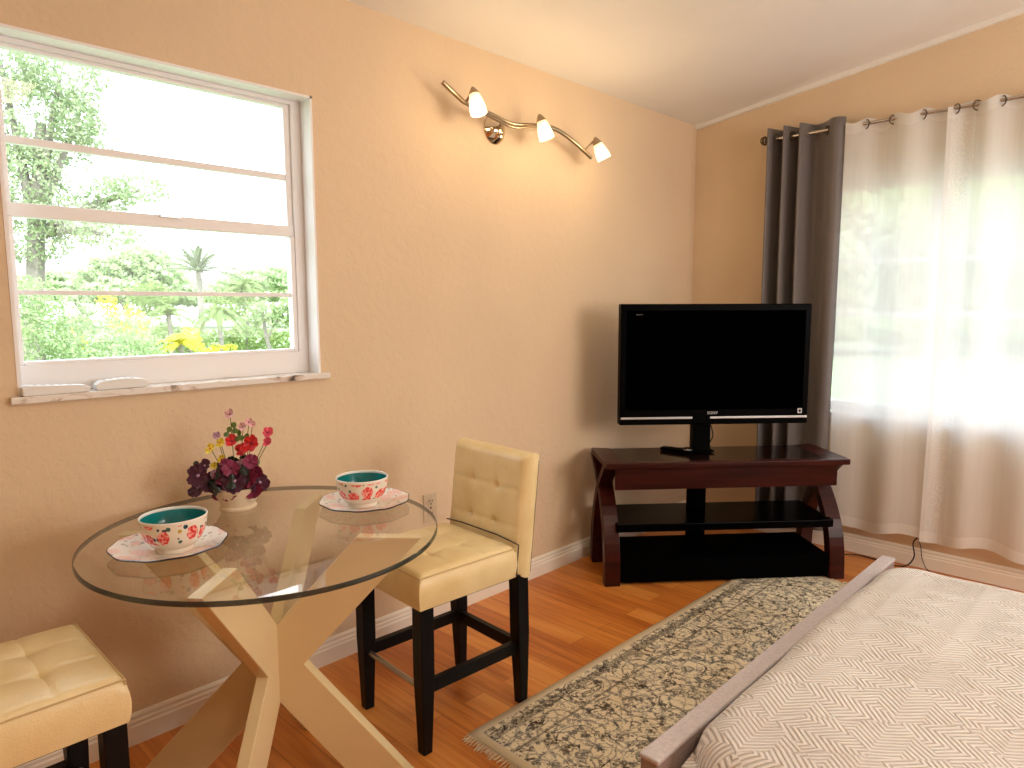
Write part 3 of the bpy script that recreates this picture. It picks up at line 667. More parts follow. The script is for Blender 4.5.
def make_stool():
    o = empty('counter_stool', (0, 0, 0))
    sx0_, sx1_, sy = -.195, .19, .190
    tx = [sx0_+.385/3, sx0_+.385*2/3]; ty = [-sy/3, sy/3]
    c = cushion(sx0_, sx1_, -sy, sy, .462, .566, 48, 44, [(a, q) for a in tx for q in ty], [('x', a) for a in tx]+[('y', q) for q in ty])
    st = c.build('seat', M['leather'], o, smooth=True)
    b = MB(); z = .5585; rr_ = .0022
    loop = [(sx0_+.003, -sy+.003, z), (sx1_, -sy+.003, z)]; b.tube(loop, rr_, 6); b.tube([(sx0_+.003, sy-.003, z), (sx1_, sy-.003, z)], rr_, 6); b.tube([(sx0_+.003, -sy+.003, z), (sx0_+.003, sy-.003, z)], rr_, 6)
    b.tube([(sx0_+.002, -sy+.002, z), (sx0_+.002, -sy+.002, .465)], rr_*.8, 6); b.tube([(sx0_+.002, sy-.002, z), (sx0_+.002, sy-.002, .465)], rr_*.8, 6)
    b.build('seam', M['seam'], st, smooth=True)
    # backrest: cushion laid in its own frame then stood up with a slight rake
    H = .405; ty = [-sy/3, sy/3]; tz = [H*.40, H*.70]
    bk = cushion(-H/2, H/2, -sy, sy, -.062, .0, 48, 44, [(a-H/2, q) for a in tz for q in ty], [('x', a-H/2) for a in tz]+[('y', q) for q in ty], dome=.010, rad=.022)
    Rm = Matrix(((0, 0, -1), (0, 1, 0), (1, 0, 0)))           # local z -> -x (front face), local x -> up
    lean = Ry(.11); pv = Vector((.19, 0, .46))
    bk.v = [tuple(pv + lean @ (Rm @ Vector(v) + Vector((0, 0, H/2)))) for v in bk.v]
    bo = bk.build('backrest', M['leather'], o, smooth=True)
    s = MB()
    for yy in (-sy+.002, sy-.002):
        s.tube([pv+lean @ Vector((.062, yy, .01)), pv+lean @ Vector((.062, yy, H-.02)), pv+lean @ Vector((.052, yy*.98, H-.004))], .0028, 6)
        if yy < 0: s.tube([pv+lean @ Vector((-.004, yy*1.032, .004)), pv+lean @ Vector((-.006, yy*1.032, .112))], .0022, 6)
    s.tube([pv+lean @ Vector((-.010, -sy-.003, .112)), pv+lean @ Vector((-.012, -sy*.5, .121)), pv+lean @ Vector((-.012, sy*.5, .121)), pv+lean @ Vector((-.010, sy-.006, .114))], .0025, 6)
    tag(s.build('piping', M['dark_seam'], bo, smooth=True), 'dark piping along the back edge')
    for fx in (-1, 1):
        for fy in (-1, 1):
            cx = -.168 if fx < 0 else .222; cy = fy*.165
            dx, dy = (0.0, 0) if fx < 0 else (.012, 0)
            b = MB(); vs = []
            for z, h, k in ((.464, .0235, 0), (.25, .0235, .45), (0, .016, 1)):
                for a, q in ((-1, -1), (1, -1), (1, 1), (-1, 1)): vs.append((cx+dx*k+a*h, cy+dy*k+q*h, z))
            b.add(vs, [(0, 1, 2, 3), (11, 10, 9, 8)]+[(i*4+j, (i+1)*4+j, (i+1)*4+(j+1) % 4, i*4+(j+1) % 4) for i in (0, 1) for j in range(4)])
            b.build('leg', M['black_wood'], o, bevel=.003)
    for sy_ in (-1, 1): MB().bb(-.15, .20, sy_*.163-.011, sy_*.163+.011, .185, .225).build('stretcher', M['black_wood'], o, bevel=.002)
    MB().bb(.212, .234, -.14, .14, .185, .225).build('stretcher', M['black_wood'], o, bevel=.002)
    MB().tube([(-.168, -.14, .20), (-.168, .14, .20)], .009, 12).build('footrest', M['steel'], o, smooth=True)['label'] = 'brushed steel footrest bar'
    MB().bb(-.15, .20, -.172, .172, .45, .4615).build('seat_rail', M['black_wood'], o, bevel=.002)
    return o
s1 = make_stool(); s1.location = (-2.552, -.535, 0); s1.rotation_euler = (0, 0, math.radians(-3))
tag(s1, 'cream tufted leather counter stool on black legs, between the table and the television', 'stool', 'cream counter stools')
s2 = copy_tree(s1); s2.location = (-3.722, -.500, 0); s2.rotation_euler = (0, 0, PI+math.radians(0)); tag(s2, 'cream leather stool showing only its seat, under the window at the left of the table', 'stool', 'cream counter stools')

# ------------------------------------------------------------------ television stand
SA = math.radians(-41.5)
sc_ = (-.766, -.590)
ts = empty('tv_stand', (sc_[0], sc_[1], 0), SA, 'dark cherry television stand with curved legs and black glass shelves', 'tv stand')
# local: x along the width (towards the right window), -y towards the room
D = .19; W = .600; ZT = .605
b = MB(); b.bb(-W+.085, W-.085, -D+.04, D-.01, ZT-.030, ZT-.004); b.build('top_panel', M['gloss_top'], ts)
b = MB(); b.bb(-W, W, -D-.005, -D+.042, ZT-.028, ZT)
b.build('front_moulding', M['cherry'], ts, bevel=.006, seg=3)
for s in (-1, 1):
    b = MB(); b.add([(s*W, -D+.03, ZT-.028), (s*W, D, ZT-.028), (s*(W-.10), D, ZT-.028), (s*(W-.10), -D+.03, ZT-.028), (s*W, -D+.03, ZT+.002), (s*W, D, ZT+.002), (s*(W-.10), D, ZT-.004), (s*(W-.10), -D+.03, ZT-.004)],
                      [(0, 1, 2, 3), (4, 7, 6, 5), (0, 4, 5, 1), (1, 5, 6, 2), (2, 6, 7, 3), (3, 7, 4, 0)]); b.build('side_moulding', M['cherry'], ts, bevel=.004)
b = MB(); b.bb(-W+.05, W-.05, -D+.02, -D+.042, ZT-.135, ZT-.028); b.build('front_apron', M['cherry'], ts, bevel=.003)
for s in (-1, 1):     # each side: two arcs that cross below the top
    for f in (-1, 1):
        pts = []; n = 14
        for i in range(n+1):
            u = i/n; z = u*(ZT-.028); yb = f*(D - (1.86 if f < 0 else 1.5)*D*u**2.7); pts.append((yb, z))
        b = MB(); vs = []
        wl = .038 if f < 0 else .033; tk = .028
        for (y, z) in pts:
            cx = s*(W-wl)
            for a, q in ((-1, -1), (1, -1), (1, 1), (-1, 1)): vs.append((cx+a*wl, y+q*tk-f*tk, z))
        m = len(pts); b.add(vs, [(3, 2, 1, 0), tuple((m-1)*4+j for j in range(4))]+[(i*4+j, (i+1)*4+j, (i+1)*4+(j+1) % 4, i*4+(j+1) % 4) for i in range(m-1) for j in range(4)])
        b.build('leg', M['cherry'], ts, bevel=.003)
MB().bb(-W+.06, W-.06, -D+.015, D-.015, .262, .300).build('middle_shelf', M['black_glass'], ts, bevel=.004)['label'] = 'black glass middle shelf'
b = MB(); b.bb(-W+.078, W-.078, -D+.01, D-.02, .014, .125); b.build('bottom_shelf', M['matt_black'], ts, bevel=.004)
for s in (-1, 1): MB().tube([(s*(W-.085), -.10, .26), (s*(W-.06), -.13, .26), (s*(W-.03), -.15, .22)], .006).build('shelf_bracket', M['steel'], ts, smooth=True)
b = MB(); b.bb(-.10, -.01, .09, .14, .125, .262); b.bb(-.10, -.01, .09, .14, .300, ZT-.030); b.build('rear_column', M['matt_black'], ts, bevel=.004)

# television
tv = empty('television', (-.805+.675*.0, -.595, ZT-.004), math.radians(-42.4), 'black flat screen television on a pole mount, switched off', 'television')
tv.location = (-.805, -.590, ZT-.004)
W2 = .474; z0, z1 = .160, .755
b = MB(); b.bb(-W2, W2, -.02, .045, z0, z1); b.build('casing', M['tv_black'], tv, bevel=.006)
b = MB(); b.bb(-.30, .30, .045, .10, z0+.08, z1-.10); b.build('rear_housing', M['matt_black'], tv, bevel=.02)
b = MB(); b.bb(-W2+.028, W2-.028, -.0215, -.0195, z0+.075, z1-.032); b.build('screen', M['screen'], tv)
b = MB(); b.bb(-W2+.004, -.112, -.0255, -.020, z0+.030, z0+.040); b.bb(-.022, W2-.004, -.0255, -.020, z0+.030, z0+.040); b.build('silver_strip', M['silver'], tv, bevel=.001)['label'] = 'thin silver strip along the lower bezel'
def text(body, size, loc, parent, name, mat, ext=.0006):
    c = bpy.data.curves.new(name, 'FONT'); c.body = body; c.size = size; c.extrude = ext; c.align_x = 'CENTER'; c.resolution_u = 2
    tmp = bpy.data.objects.new(name, c); COL.objects.link(tmp)
    bpy.context.view_layer.update(); dg = bpy.context.evaluated_depsgraph_get(); me = bpy.data.meshes.new_from_object(tmp.evaluated_get(dg)); bpy.data.objects.remove(tmp)
    me.materials.clear(); me.materials.append(mat); o = bpy.data.objects.new(name, me); COL.objects.link(o); o.parent = parent; o.location = loc; o.rotation_euler = (PI/2, 0, 0); return o
text('SONY', .020, (-.010, -.0225, z0+.052), tv, 'maker_lettering', M['logo'])
text('BRAVIA', .010, (-W2+.09, -.0225, z1-.055), tv, 'series_lettering', plain('dim_logo', (.10, .10, .11), .4))
b = MB(); b.bb(W2-.052, W2-.030, -.0225, -.0215, z0+.052, z0+.076); e = b.build('energy_sticker', M['logo'], tv); 
MB().box((W2-.041, -.0235, z0+.064), (.005, .0006, .006)).build('sticker_mark', M['tv_black'], e)
b = MB(); b.bb(-.078, .012, .06, .115, .004, z0+.10); b.build('mount_pole', M['tv_black'], tv, bevel=.004)
b = MB(); b.bb(-.095, .03, .045, .15, 0.0045, .012); b.build('mount_foot', M['matt_black'], tv, bevel=.003)
MB().tube(smooth_path([(.02, .08, .14), (.035, .09, .08), (.02, .10, .04), (.04, .13, .016)], 6), .003).build('cable', M['cord'], tv, smooth=True)

rc = empty('tv_remote', (-.862, -.425, ZT-.004), math.radians(-88), 'black television remote lying on the stand beside the mount pole', 'remote control')
MB().bb(-.085, .085, -.022, .022, .001, .020).build('body', M['tv_black'], rc, bevel=.005)
b = MB()
for i in range(6):
    for j in (-1, 0, 1): b.box((-.045+.018*i, j*.011, .0205), (.005, .0035, .0015))
tag(b.build('button', M['matt_black'], rc), kind='stuff')
MB().bb(.045, .078, -.016, .016, .0195, .0215).build('label_plate', M['silver'], rc)['label'] = 'pale silver end plate'

# ------------------------------------------------------------------ curtains
RX, RZ = -.092, 2.262
rod = empty('curtain_rod', (0, 0, 0), 0, 'slim steel curtain rod with an openwork finial above the right window', 'curtain rod')
MB().tube([(RX, -.50, RZ), (RX, -3.15, RZ)], .0085, 14).build('rod', M['rod'], rod, smooth=True)
MB().tube([(-.055, -.62, RZ+.0), (-.055, -3.15, RZ+.0)], .005, 10).build('rear_rod', M['rod'], rod, smooth=True)
f = empty('finial', (RX, -.478, RZ)); f.parent = rod
for a in range(3): MB().torus((0, 0, 0), .021, .0035, Rz(PI*a/3) @ Rx(PI/2) @ Rx(0) if a else Rx(PI/2), 20, 6).build('finial_ring', M['bronze'], f, smooth=True)
MB().lathe([(0, -.012), (.009, -.008), (.011, 0), (.009, .008), (0, .012)], 14).build('finial_core', M['mirror_nickel'], f, smooth=True)
MB().lathe([(0, 0), (.013, 0), (.013, .012), (.009, .018), (0, .018)], 16, R=Rx(PI/2), loc=(0, -.020, 0)).build('finial_collar', M['bronze'], f, smooth=True)
for yy in (-.555, -1.95, -3.08):
    br = MB(); br.lathe([(0, 0), (.022, 0), (.022, .006), (0, .006)], 16, R=Ry(-PI/2), loc=(0, yy, RZ)); br.tube([(0, yy, RZ), (RX, yy, RZ)], .005); br.torus((RX, yy, RZ), .0115, .0028, Rx(PI/2)); br.build('bracket', M['rod'], rod, smooth=True)

def curtain(name, ys, xf, zb, zt, mat, parent, nz=60, flare=0.0, thick=0, botwave=0.0, topdip=0.0, seed=0):
    """cloth hanging down; ys: list of positions along the wall, xf(y) the fold offset"""
    rr_ = random.Random(seed); ph = [rr_.uniform(0, 6) for _ in range(4)]
    n = len(ys); vs = []; uvs = []; s = [0]
    for i in range(1, n): s.append(s[-1]+math.hypot(ys[i]-ys[i-1], xf(ys[i])-xf(ys[i-1])))
    for k in range(nz+1):
        t = k/nz
        for i, y in enumerate(ys):
            zb_ = zb + botwave*(math.sin(y*9+ph[0])+.6*math.sin(y*21+ph[1]))
            zt_ = zt - topdip*(.5+.5*math.sin((y)*2*PI/.13+ph[3]))
            z = zb_+(zt_-zb_)*t; w_ = 1-t
            x = RX + (xf(y))*(1-.25*w_) + w_*.010*math.sin(y*7+ph[2]+t*2)
            yy = y + w_*flare*(y-ys[0]) + w_*.008*math.sin(t*4+y*11+ph[1])
            vs.append((x, yy, z)); uvs.append((s[i], t*(zt-zb)))
    fs = [(k*n+i, k*n+i+1, (k+1)*n+i+1, (k+1)*n+i) for k in range(nz) for i in range(n-1)]
    me = bpy.data.meshes.new(name); me.from_pydata(vs, [], fs); me.materials.append(mat)
    ul = me.uv_layers.new(name='UVMap')
    for l in me.loops: ul.data[l.index].uv = uvs[l.vertex_index]
    me.polygons.foreach_set('use_smooth', [True]*len(me.polygons)); me.update()
    o = bpy.data.objects.new(name, me); COL.objects.link(o); o.parent = parent
    if thick: md = o.modifiers.new('solidify', 'SOLIDIFY'); md.thickness = thick
    return o
# grey blackout panel
gc = empty('blackout_curtain', (0, 0, 0), 0, 'charcoal grey grommet curtain bunched at the left end of the rod', 'curtain')
knots = [(-.500, .010), (-.525, -.062), (-.570, .062), (-.610, -.060), (-.655, .060), (-.695, -.055), (-.740, .045), (-.80, .022), (-.85, -.034), (-.885, -.040), (-.915, -.010)]
ky = [k[0] for k in knots][::-1]; kx = [k[1] for k in knots][::-1]
pth = smooth_path([(y, x, 0) for y, x in knots], 12)
ys_g = [p.x for p in pth]; xs_g = [p.y for p in pth]
def xg(y): return float(np.interp(y, ys_g[::-1], xs_g[::-1]))
curtain('cloth', ys_g, xg, .11, 2.312, M['grey_fabric'], gc, nz=40, thick=.003, flare=-.02)
for i in range(len(ys_g)-1):
    if xs_g[i]*xs_g[i+1] < 0:
        yy = ys_g[i]; sl = (xs_g[i+1]-xs_g[i])/(ys_g[i+1]-ys_g[i]); R = Rz(math.atan2(1, sl)) @ Ry(PI/2)
        R = Rz(math.atan(-sl)) @ Ry(PI/2)
        MB().torus((RX, yy, RZ), .022, .0035, R, 20, 6).build('grommet', M['bronze'], gc, smooth=True)
# sheer panels
def sheer_panel(nm, y0, y1, cross, mat, label, seed, x_off=0.0):
    o = empty('sheer_curtain', (0, 0, 0), 0, label, 'curtain', 'white sheer panels')
    cr_ = sorted(cross, reverse=True)
    # phase runs pi per crossing
    yy = [y0]+cr_+[y1]; phs = [-.5*PI*min(1, (y0-cr_[0])/.06)]+[PI*i for i in range(len(cr_))]+[PI*(len(cr_)-1)+PI*.5]
    ya = np.array(yy[::-1]); pa = np.array(phs[::-1])
    rr_ = random.Random(seed)
    def xf(y): return .026*math.sin(float(np.interp(y, ya, pa))) + x_off
    n = int(abs(y1-y0)/.008); ysv = [y0+(y1-y0)*i/n for i in range(n+1)]
    curtain('cloth', ysv, xf, .165, 2.288, mat, o, nz=50, botwave=.012, topdip=0.02, seed=seed)
    for i, c in enumerate(cr_):
        MB().torus((RX, c, RZ-.004), .0215, .0032, Rz((1 if i % 2 else -1)*.75) @ Ry(PI/2), 22, 6).build('grommet', M['bronze'], o, smooth=True)
    return o
sheer_panel('a', -.918, -1.385, [-1.011, -1.136, -1.267], M['sheer'], 'white sheer curtain panel next to the charcoal curtain', 3)
sheer_panel('b', -1.372, -2.98, [-1.404, -1.487, -1.582, -1.70, -1.83, -1.96, -2.09, -2.22, -2.35, -2.48, -2.61, -2.74, -2.87], M['sheer_band'], 'white sheer curtain panel with an embroidered leading edge, at the right edge of the photo', 5)

# ------------------------------------------------------------------ rug
rg = empty('area_rug', (-1.553, -1.095, .001), 0, 'cream distressed oriental rug with worn charcoal and blue pattern beside the bed', 'rug')
rg.rotation_euler = (0, 0, math.radians(-.4))
b = MB(); nx, ny = 60, 24
for j in range(ny+1):
    for i in range(nx+1):
        x = -RUG_L+2*RUG_L*i/nx; y = -RUG_H+2*RUG_H*j/ny; b.v.append((x, y, .009+.0012*math.sin(x*9)*math.sin(y*13)))
b.f = [(j*(nx+1)+i, j*(nx+1)+i+1, (j+1)*(nx+1)+i+1, (j+1)*(nx+1)+i) for j in range(ny) for i in range(nx)]; b.mi = [0]*len(b.f)
pile = b.build('pile', M['rug'], rg, smooth=True); md = pile.modifiers.new('thickness', 'SOLIDIFY'); md.thickness = .008; md.offset = -1
b = MB()
for s in (-1, 1):
    for i in range(150):
        y = -RUG_H+2*RUG_H*(i+.5)/150; L = rnd.uniform(.018, .04)
        b.tube([(s*(RUG_L-.004), y, .006), (s*(RUG_L+L*.5), y+rnd.uniform(-.004, .004), .004), (s*(RUG_L+L), y+rnd.uniform(-.008, .008), .0015)], .0014, 4)
tag(b.build('fringe', M['fringe'], rg), kind='stuff')

# ------------------------------------------------------------------ bed
bed = empty('bed_frame', (-1.915, -1.47, 0), 0, 'low bed frame with a taupe upholstered foot rail beside the rug', 'bed')
BX = .835; BT = .38
b = MB(); b.bb(-BX, BX, -.045, .0, .06, BT-.004); b.build('foot_rail', M['bed_fabric'], bed, bevel=.008, seg=3)
b = MB(); b.bb(-BX-.001, BX+.001, -.047, .002, BT-.012, BT); b.build('rail_cap', M['bed_top'], bed, bevel=.005, seg=3)
for s in (-1, 1): MB().bb(s*(BX-.02), s*BX, -2.1, -.045, .10, .24).build('side_rail', M['bed_fabric'], bed, bevel=.006)
for s in (-1, 1):
    for y in (-.04, -2.05): MB().bb(s*(BX-.06), s*(BX-.01), y-.03, y+.03, 0, .10).build('leg', M['black_wood'], bed, bevel=.004)
MB().bb(-BX+.02, BX-.02, -2.1, -.05, .17, .20).build('slat_base', M['matt_black'], bed)
mt = MB().bb(-2.655, -1.265, -3.55, -1.575, .201, .392).build('mattress', M['mattress'], None, bevel=.05, seg=5); tag(mt, 'white mattress hidden under the quilted coverlet', 'mattress')
# coverlet: a draped sheet, softly rounded at the corner
QX0, QX1, QY0, QY1 = -2.715, -1.205, -3.62, -1.522
def quilt():
    b = MB(); nx, ny = 150, 200
    cx, cy = (QX0+QX1)/2, (QY0+QY1)/2; hx, hy = (QX1-QX0)/2, (QY1-QY0)/2; r = .16
    rr2 = random.Random(4); ph = [rr2.uniform(0, 6) for _ in range(8)]
    def f(u, v):
        x = cx+u*hx; y = cy+v*hy
        dx = abs(x-cx)-(hx-r); dy = abs(y-cy)-(hy-r)
        d = r - (math.hypot(max(dx, 0), max(dy, 0)) + min(max(dx, dy), 0))   # distance inside a rounded rectangle
        z = .430; E = .075
        if d < E: z = .430-.075*(1-math.sqrt(max(0, 1-(1-max(d, 0)/E)**2)))
        z += .0045*math.sin(x*5+ph[0]+y*2)+.004*math.sin(y*7+ph[1]-x*3)+.0025*math.sin(x*17+y*11+ph[2])+.002*math.sin(y*23-x*9+ph[3])
        return x, y, z, d
    # map the square grid to the rounded outline
    idx = []
    for j in range(ny+1):
        for i in range(nx+1):
            u = -1+2*i/nx; v = -1+2*j/ny
            # squircle mapping for the corners
            a, c = u, v; k = .5*max(0, (abs(u)-.8)/.2)*max(0, (abs(v)-.9)/.1)
            a *= 1-.055*k; c *= 1-.035*k
            x, y, z, d = f(a, c); b.v.append((x, y, z))
    w_ = nx+1
    for j in range(ny):
        for i in range(nx): b.f.append((j*w_+i, j*w_+i+1, (j+1)*w_+i+1, (j+1)*w_+i))
    ring = [i for i in range(w_)]+[j*w_+nx for j in range(1, ny+1)]+[ny*w_+i for i in range(nx-1, -1, -1)]+[j*w_ for j in range(ny-1, 0, -1)]
    prev = ring
    for q in range(1, 7):
        cur = []
        for m, i in enumerate(ring):
            x, y, z = b.v[i]; t = q/6; ww = .006*math.sin(m*.35+ph[4])*t; ox = (x-cx)/hx; oy = (y-cy)/hy
            cur.append(len(b.v)); zb = .215 if oy < .9 else .25
            b.v.append((x+(.012*math.sin(t*1.6)*ox if abs(ox) > .93 else 0)+ww*(abs(ox) > .93), y+ww*(abs(oy) > .96), z+(zb-z)*t))
        k = len(ring)
        for m in range(k): b.f.append((prev[m], cur[m], cur[(m+1) % k], prev[(m+1) % k]))
        prev = cur
    b.mi = [0]*len(b.f); return b
q = quilt().build('coverlet', M['quilt'], None, smooth=True); tag(q, 'pale beige quilted coverlet with stitched chevrons spread over the bed', 'bedspread')

# ------------------------------------------------------------------ cords
def cord(pts, r, label):
    o = MB().tube(smooth_path(pts, 8), r, 8).build('power_cord', M['cord'], None, smooth=True); return tag(o, label, 'cord', 'black power cords')
cord([(-.02, -1.405, .235), (-.045, -1.38, .20), (-.05, -1.33, .14), (-.045, -1.335, .06), (-.06, -1.30, .006), (-.10, -1.22, .004)], .0035, 'black power cord dropping from behind the sheer curtain to the floor')
cord([(-.022, -1.345, .155), (-.03, -1.36, .11), (-.03, -1.37, .05), (-.055, -1.41, .004), (-.08, -1.50, .004)], .0022, 'thinner black cord hanging just right of the main curtain cord')
cord([(-.19, -.93, .004), (-.13, -.985, .004), (-.06, -1.05, .004), (-.05, -1.12, .004), (-.07, -1.20, .004)], .003, 'black cord running along the baseboard right of the television stand')

# ------------------------------------------------------------------ the garden outside
GZ = -.45
def leafy(name, cols):
    m, t, p = new_mat(name); n = N(t, 'TexNoise', Scale=2.5, Detail=5.0, Roughness=.8); t.links.new(coords(t), n.inputs['Vector'])
    r = ramp(t, [(.3+.4*i/(len(cols)-1), c) for i, c in enumerate(cols)]); t.links.new(n.outputs['Fac'], r.inputs[0]); t.links.new(r.outputs[0], p.inputs['Base Color'])
    p.inputs['Roughness'].default_value = .6
    tl = N(t, 'BsdfTranslucent'); mixn = N(t, 'MixShader'); mixn.inputs[0].default_value = .4
    t.links.new(r.outputs[0], tl.inputs[0]); o = t.nodes['Material Output']; t.links.new(p.outputs[0], mixn.inputs[1]); t.links.new(tl.outputs[0], mixn.inputs[2]); t.links.new(mixn.outputs[0], o.inputs[0]); return m
M['g_oak'] = leafy('oak_leaves', [(0.209, 0.299, 0.146), (0.327, 0.390, 0.217), (0.404, 0.433, 0.290)])
M['g_shrub'] = leafy('shrub_leaves', [(0.189, 0.289, 0.124), (0.304, 0.393, 0.182), (0.447, 0.497, 0.263)])
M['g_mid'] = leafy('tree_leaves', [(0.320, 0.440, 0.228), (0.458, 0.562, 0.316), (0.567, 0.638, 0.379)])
M['g_palm'] = leafy('palm_leaves', [(0.159, 0.246, 0.076), (0.231, 0.319, 0.097), (0.299, 0.351, 0.125)])
M['g_datepalm'] = leafy('date_palm_leaves', [(0.134, 0.169, 0.090), (0.182, 0.215, 0.121), (0.231, 0.255, 0.146)])
M['g_yellow'] = leafy('yellow_leaves', [(0.486, 0.505, 0.034), (0.594, 0.557, 0.045), (0.641, 0.595, 0.112)])
M['bark'] = plain('bark', (.20, .18, .15), .9, noise=.3, nscale=8)
M['lawn'] = plain('lawn_grass', (.20, .26, .13), .95, noise=.25, nscale=1.5)
M['concrete'] = plain('driveway_concrete', (.20, .20, .22), .9, noise=.1, nscale=3)
M['asphalt'] = plain('road', (.66, .66, .66), .9, noise=.05, nscale=3)
lawn = MB().bb(-60, 70, .2+.0, 120, GZ-.2, GZ).bb(.2, 90, -60, .2, GZ-.2, GZ).build('lawn', M['lawn'], None); lawn['kind'] = 'structure'
st = MB().bb(2.2, 8.0, -60, 3.2, GZ, GZ+.02).build('driveway', M['concrete'], None); st['kind'] = 'structure'

def crown_mesh(blobs, dens, ls, seed, flat=1.0):
    """blobs (centre, radii) filled with small leaf quads; centres relative to the plant's base"""
    rg_ = np.random.default_rng(seed); V = []; Fc = []; k = 0
    for c, r in blobs:
        r = np.array(r if hasattr(r, '__len__') else (r, r, r)); n = int(dens*r[0]*r[2])
        d = rg_.normal(size=(n, 3)); d /= np.linalg.norm(d, axis=1)[:, None]; rad = rg_.uniform(.35, 1.0, n)**.5
        # clumps make gaps between the leaves
        P = np.array(c)+d*r*rad[:, None]*(1+.18*np.sin(d[:, :1]*9+d[:, 2:]*7+seed))
        nv = rg_.normal(size=(n, 3)); nv /= np.linalg.norm(nv, axis=1)[:, None]
        t1 = np.cross(nv, rg_.normal(size=(n, 3))); t1 /= np.linalg.norm(t1, axis=1)[:, None]; t2 = np.cross(nv, t1)
        s = ls*rg_.uniform(.6, 1.4, n)[:, None]
        Q = np.stack([P-t1*s, P-t2*s*.5, P+t1*s, P+t2*s*.5], 1).reshape(-1, 3); V.append(Q)
        Fc.append(np.arange(k, k+4*n).reshape(-1, 4)); k += 4*n
    return np.concatenate(V), np.concatenate(Fc)
def mesh_np(name, V, Fc, mat, parent):
    me = bpy.data.meshes.new(name); me.vertices.add(len(V)); me.vertices.foreach_set('co', V.ravel()); me.loops.add(Fc.size); me.loops.foreach_set('vertex_index', Fc.ravel().astype(np.int32))
    me.polygons.add(len(Fc)); me.polygons.foreach_set('loop_start', np.arange(0, Fc.size, 4, dtype=np.int32)); me.polygons.foreach_set('loop_total', np.full(len(Fc), 4, dtype=np.int32)); me.update(calc_edges=True); me.validate()
    me.materials.append(mat); o = bpy.data.objects.new(name, me); COL.objects.link(o); o.parent = parent; return o
def plant(name, base_px, d, blobs_px, dens, ls, mat, label, cat, seed, trunk=True, tr=.08, branches=()):
    """plant at distance d; blobs given as (px, py, rx px, ry px) on the photo, turned into metres at that distance"""
    B = far_pt(base_px, 306, d); B.z = GZ
    o = empty(name, B, 0, label, cat); k = d/F; bl = []
    for px, py, rx, ry in blobs_px:
        c = far_pt(px, py, d)-B; rgm = random.Random(int(px*7+py)); c += Vector((fw.x, fw.y, 0))*rgm.uniform(-.3, .3)*rx*k; bl.append(((c.x, c.y, c.z), (rx*k, rx*k, ry*k)))
    V, Fc = crown_mesh(bl, dens, ls, seed); mesh_np('foliage', V, Fc, mat, o)
    if trunk:
        b = MB(); top = Vector(bl[0][0]); b.tube(smooth_path([(0, 0, 0), top*.3+Vector((.05, 0, .2)), top*.7, top], 5), [tr*(1-.6*i/15) for i in range(16)], 8)
        for br in branches:
            e = far_pt(br[0], br[1], d)-B; s_ = top*.6; b.tube(smooth_path([s_, (s_+e)*.5+Vector((0, 0, .1)), e], 5), [tr*.5*(1-.7*i/10) for i in range(11)], 6)
        b.build('trunk', M['bark'], o, smooth=True)
    return o
plant('oak_tree', 20, 13, [(30, 120, 62, 50), (0, 60, 50, 40), (60, 75, 42, 30), (25, 180, 48, 34), (70, 215, 42, 22), (110, 235, 34, 14), (140, 190, 36, 14), (105, 195, 26, 18), (20, 240, 45, 25), (-60, 150, 60, 90), (78, 120, 24, 28)], 4200, .042, M['g_oak'], 'large pale green oak tree filling the left half of the window view', 'tree', 1, True, .22, [(140, 190), (110, 235), (60, 75), (0, 60), (78, 120)])
plant('shrub', 60, 10, [(40, 325, 62, 42), (90, 340, 60, 34), (0, 300, 50, 30), (130, 352, 40, 18), (-40, 330, 60, 40)], 7000, .030, M['g_shrub'], 'dense small-leaved green shrub at the bottom left of the garden view', 'shrub', 2, True, .05)
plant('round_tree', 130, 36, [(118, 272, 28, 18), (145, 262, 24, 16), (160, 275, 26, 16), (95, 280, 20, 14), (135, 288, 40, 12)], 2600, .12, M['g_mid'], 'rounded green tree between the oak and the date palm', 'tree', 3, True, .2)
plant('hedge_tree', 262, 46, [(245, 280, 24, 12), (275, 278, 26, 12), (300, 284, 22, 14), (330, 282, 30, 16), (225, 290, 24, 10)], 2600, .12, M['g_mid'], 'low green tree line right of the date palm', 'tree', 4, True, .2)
plant('forked_tree', 268, 16, [(262, 312, 16, 12), (280, 316, 16, 13), (290, 306, 12, 14), (250, 322, 10, 8), (300, 318, 14, 12)], 3200, .055, M['g_shrub'], 'small forked tree at the right corner of the window view', 'tree', 5, True, .07, [(262, 312), (288, 308)])
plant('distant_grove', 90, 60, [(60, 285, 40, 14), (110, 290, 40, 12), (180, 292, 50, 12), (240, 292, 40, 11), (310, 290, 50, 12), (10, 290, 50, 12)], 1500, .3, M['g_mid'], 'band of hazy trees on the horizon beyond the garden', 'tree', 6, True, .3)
for px, py, rx, ry, s in ((128, 320, 19, 13, 7), (106, 302, 10, 10, 8), (190, 335, 10, 8, 9), (222, 352, 16, 8, 10), (77, 333, 7, 8, 11)):
    plant('yellow_croton', px, 13, [(px, py, rx, ry), (px+6, py+10, rx*.8, ry*.8)], 5200, .035, M['g_yellow'],
          {7: 'largest bright yellow bush in the middle of the garden', 8: 'small yellow bush up against the glazing bar, left of the largest', 9: 'small yellow bush between two palms', 10: 'low yellow bush at the foot of the drooping palm', 11: 'tiny yellow bush inside the green shrub'}[s], 'bush', s, True, .03)
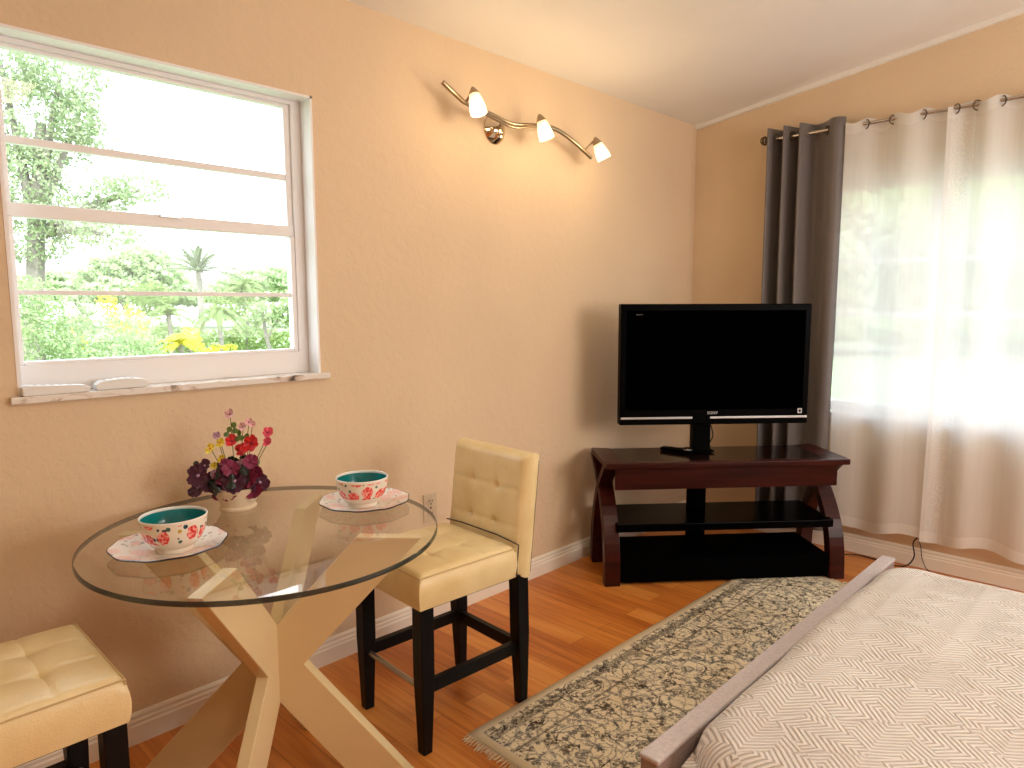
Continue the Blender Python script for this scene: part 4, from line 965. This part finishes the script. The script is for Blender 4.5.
def frond_palm(name, px, top_py, d, n, L_px, mat, label, seed, droop=.6, leaf=.5, tr=.12, spread=1.0):
    B = far_pt(px, 306, d); B.z = GZ; o = empty(name, B, 0, label, 'palm tree'); H = far_pt(px, top_py, d).z-GZ; L = L_px*d/F; r = random.Random(seed)
    MB().tube(smooth_path([(0, 0, 0), (.05, .02, H*.5), (0, 0, H)], 5), tr, 8).build('trunk', M['bark'], o, smooth=True)
    for i in range(n):
        a = 2*PI*i/n*2.4+r.uniform(-.2, .2); el = .25+1.2*((i*.618) % 1)*spread; b = MB(); d0 = Vector((math.cos(a), math.sin(a), 0)); pts = []
        for k in range(9):
            t = k/8; pts.append(Vector((0, 0, H))+d0*(L*t*math.cos(el))+Vector((0, 0, L*t*math.sin(el)-droop*L*t*t)))
        b.tube(pts, .012*L, 4)
        sd = Vector((-d0.y, d0.x, 0))
        for k in range(2, 61):
            t = k/60; q = t*8; i0 = min(7, int(q)); p = pts[i0].lerp(pts[i0+1], q-i0); ll = leaf*L*.55*math.sin(PI*(.12+.8*t))
            ax = (pts[i0+1]-pts[i0]).normalized()
            for s in (-1, 1):
                tip = p+sd*s*ll*.75+ax*ll*.5-Vector((0, 0, ll*.45)); w_ = ax*L*.0065
                b.add([p-w_, p+w_, tip+w_*.2, tip-w_*.2], [(0, 1, 2, 3)])
        b.build('frond', mat, o, fix=False)
    return o
frond_palm('date_palm', 200, 272, 30, 26, 42, M['g_datepalm'], 'tall date palm standing against the sky in the middle of the view', 1, .38, .24, .14)
frond_palm('areca_palm', 218, 316, 14, 24, 36, M['g_palm'], 'drooping yellow-green palm in front of the date palm, to its right', 2, .95, .32, .05)
frond_palm('areca_palm', 168, 315, 14, 22, 30, M['g_palm'], 'bushy yellow-green palm left of the drooping one', 3, .75, .32, .05)
frond_palm('areca_palm', 245, 290, 20, 24, 30, M['g_palm'], 'green palm behind the forked tree, right of the date palm', 4, .7, .32, .07)
frond_palm('areca_palm', 178, 345, 11.7, 22, 32, M['g_yellow'], 'low golden palm at the bottom middle of the garden view', 5, .7, .36, .05)
plant('low_bush', 205, 20, [(160, 340, 28, 16), (205, 345, 40, 13), (250, 338, 26, 14), (285, 342, 20, 12), (150, 300, 22, 18), (235, 305, 26, 16)], 3600, .06, M['g_palm'], 'loose yellow-green undergrowth behind the crotons and palms', 'bush', 31, True, .05)
# seen through the sheer curtain
plant('yard_tree', 985, 9, [(1000, 185, 60, 40), (940, 190, 34, 22), (1060, 220, 60, 60), (900, 200, 30, 18)], 2600, .045, M['g_mid'], 'leafy yard tree seen hazily through the sheer curtain', 'tree', 21, True, .10, [(940, 190), (1060, 220)])
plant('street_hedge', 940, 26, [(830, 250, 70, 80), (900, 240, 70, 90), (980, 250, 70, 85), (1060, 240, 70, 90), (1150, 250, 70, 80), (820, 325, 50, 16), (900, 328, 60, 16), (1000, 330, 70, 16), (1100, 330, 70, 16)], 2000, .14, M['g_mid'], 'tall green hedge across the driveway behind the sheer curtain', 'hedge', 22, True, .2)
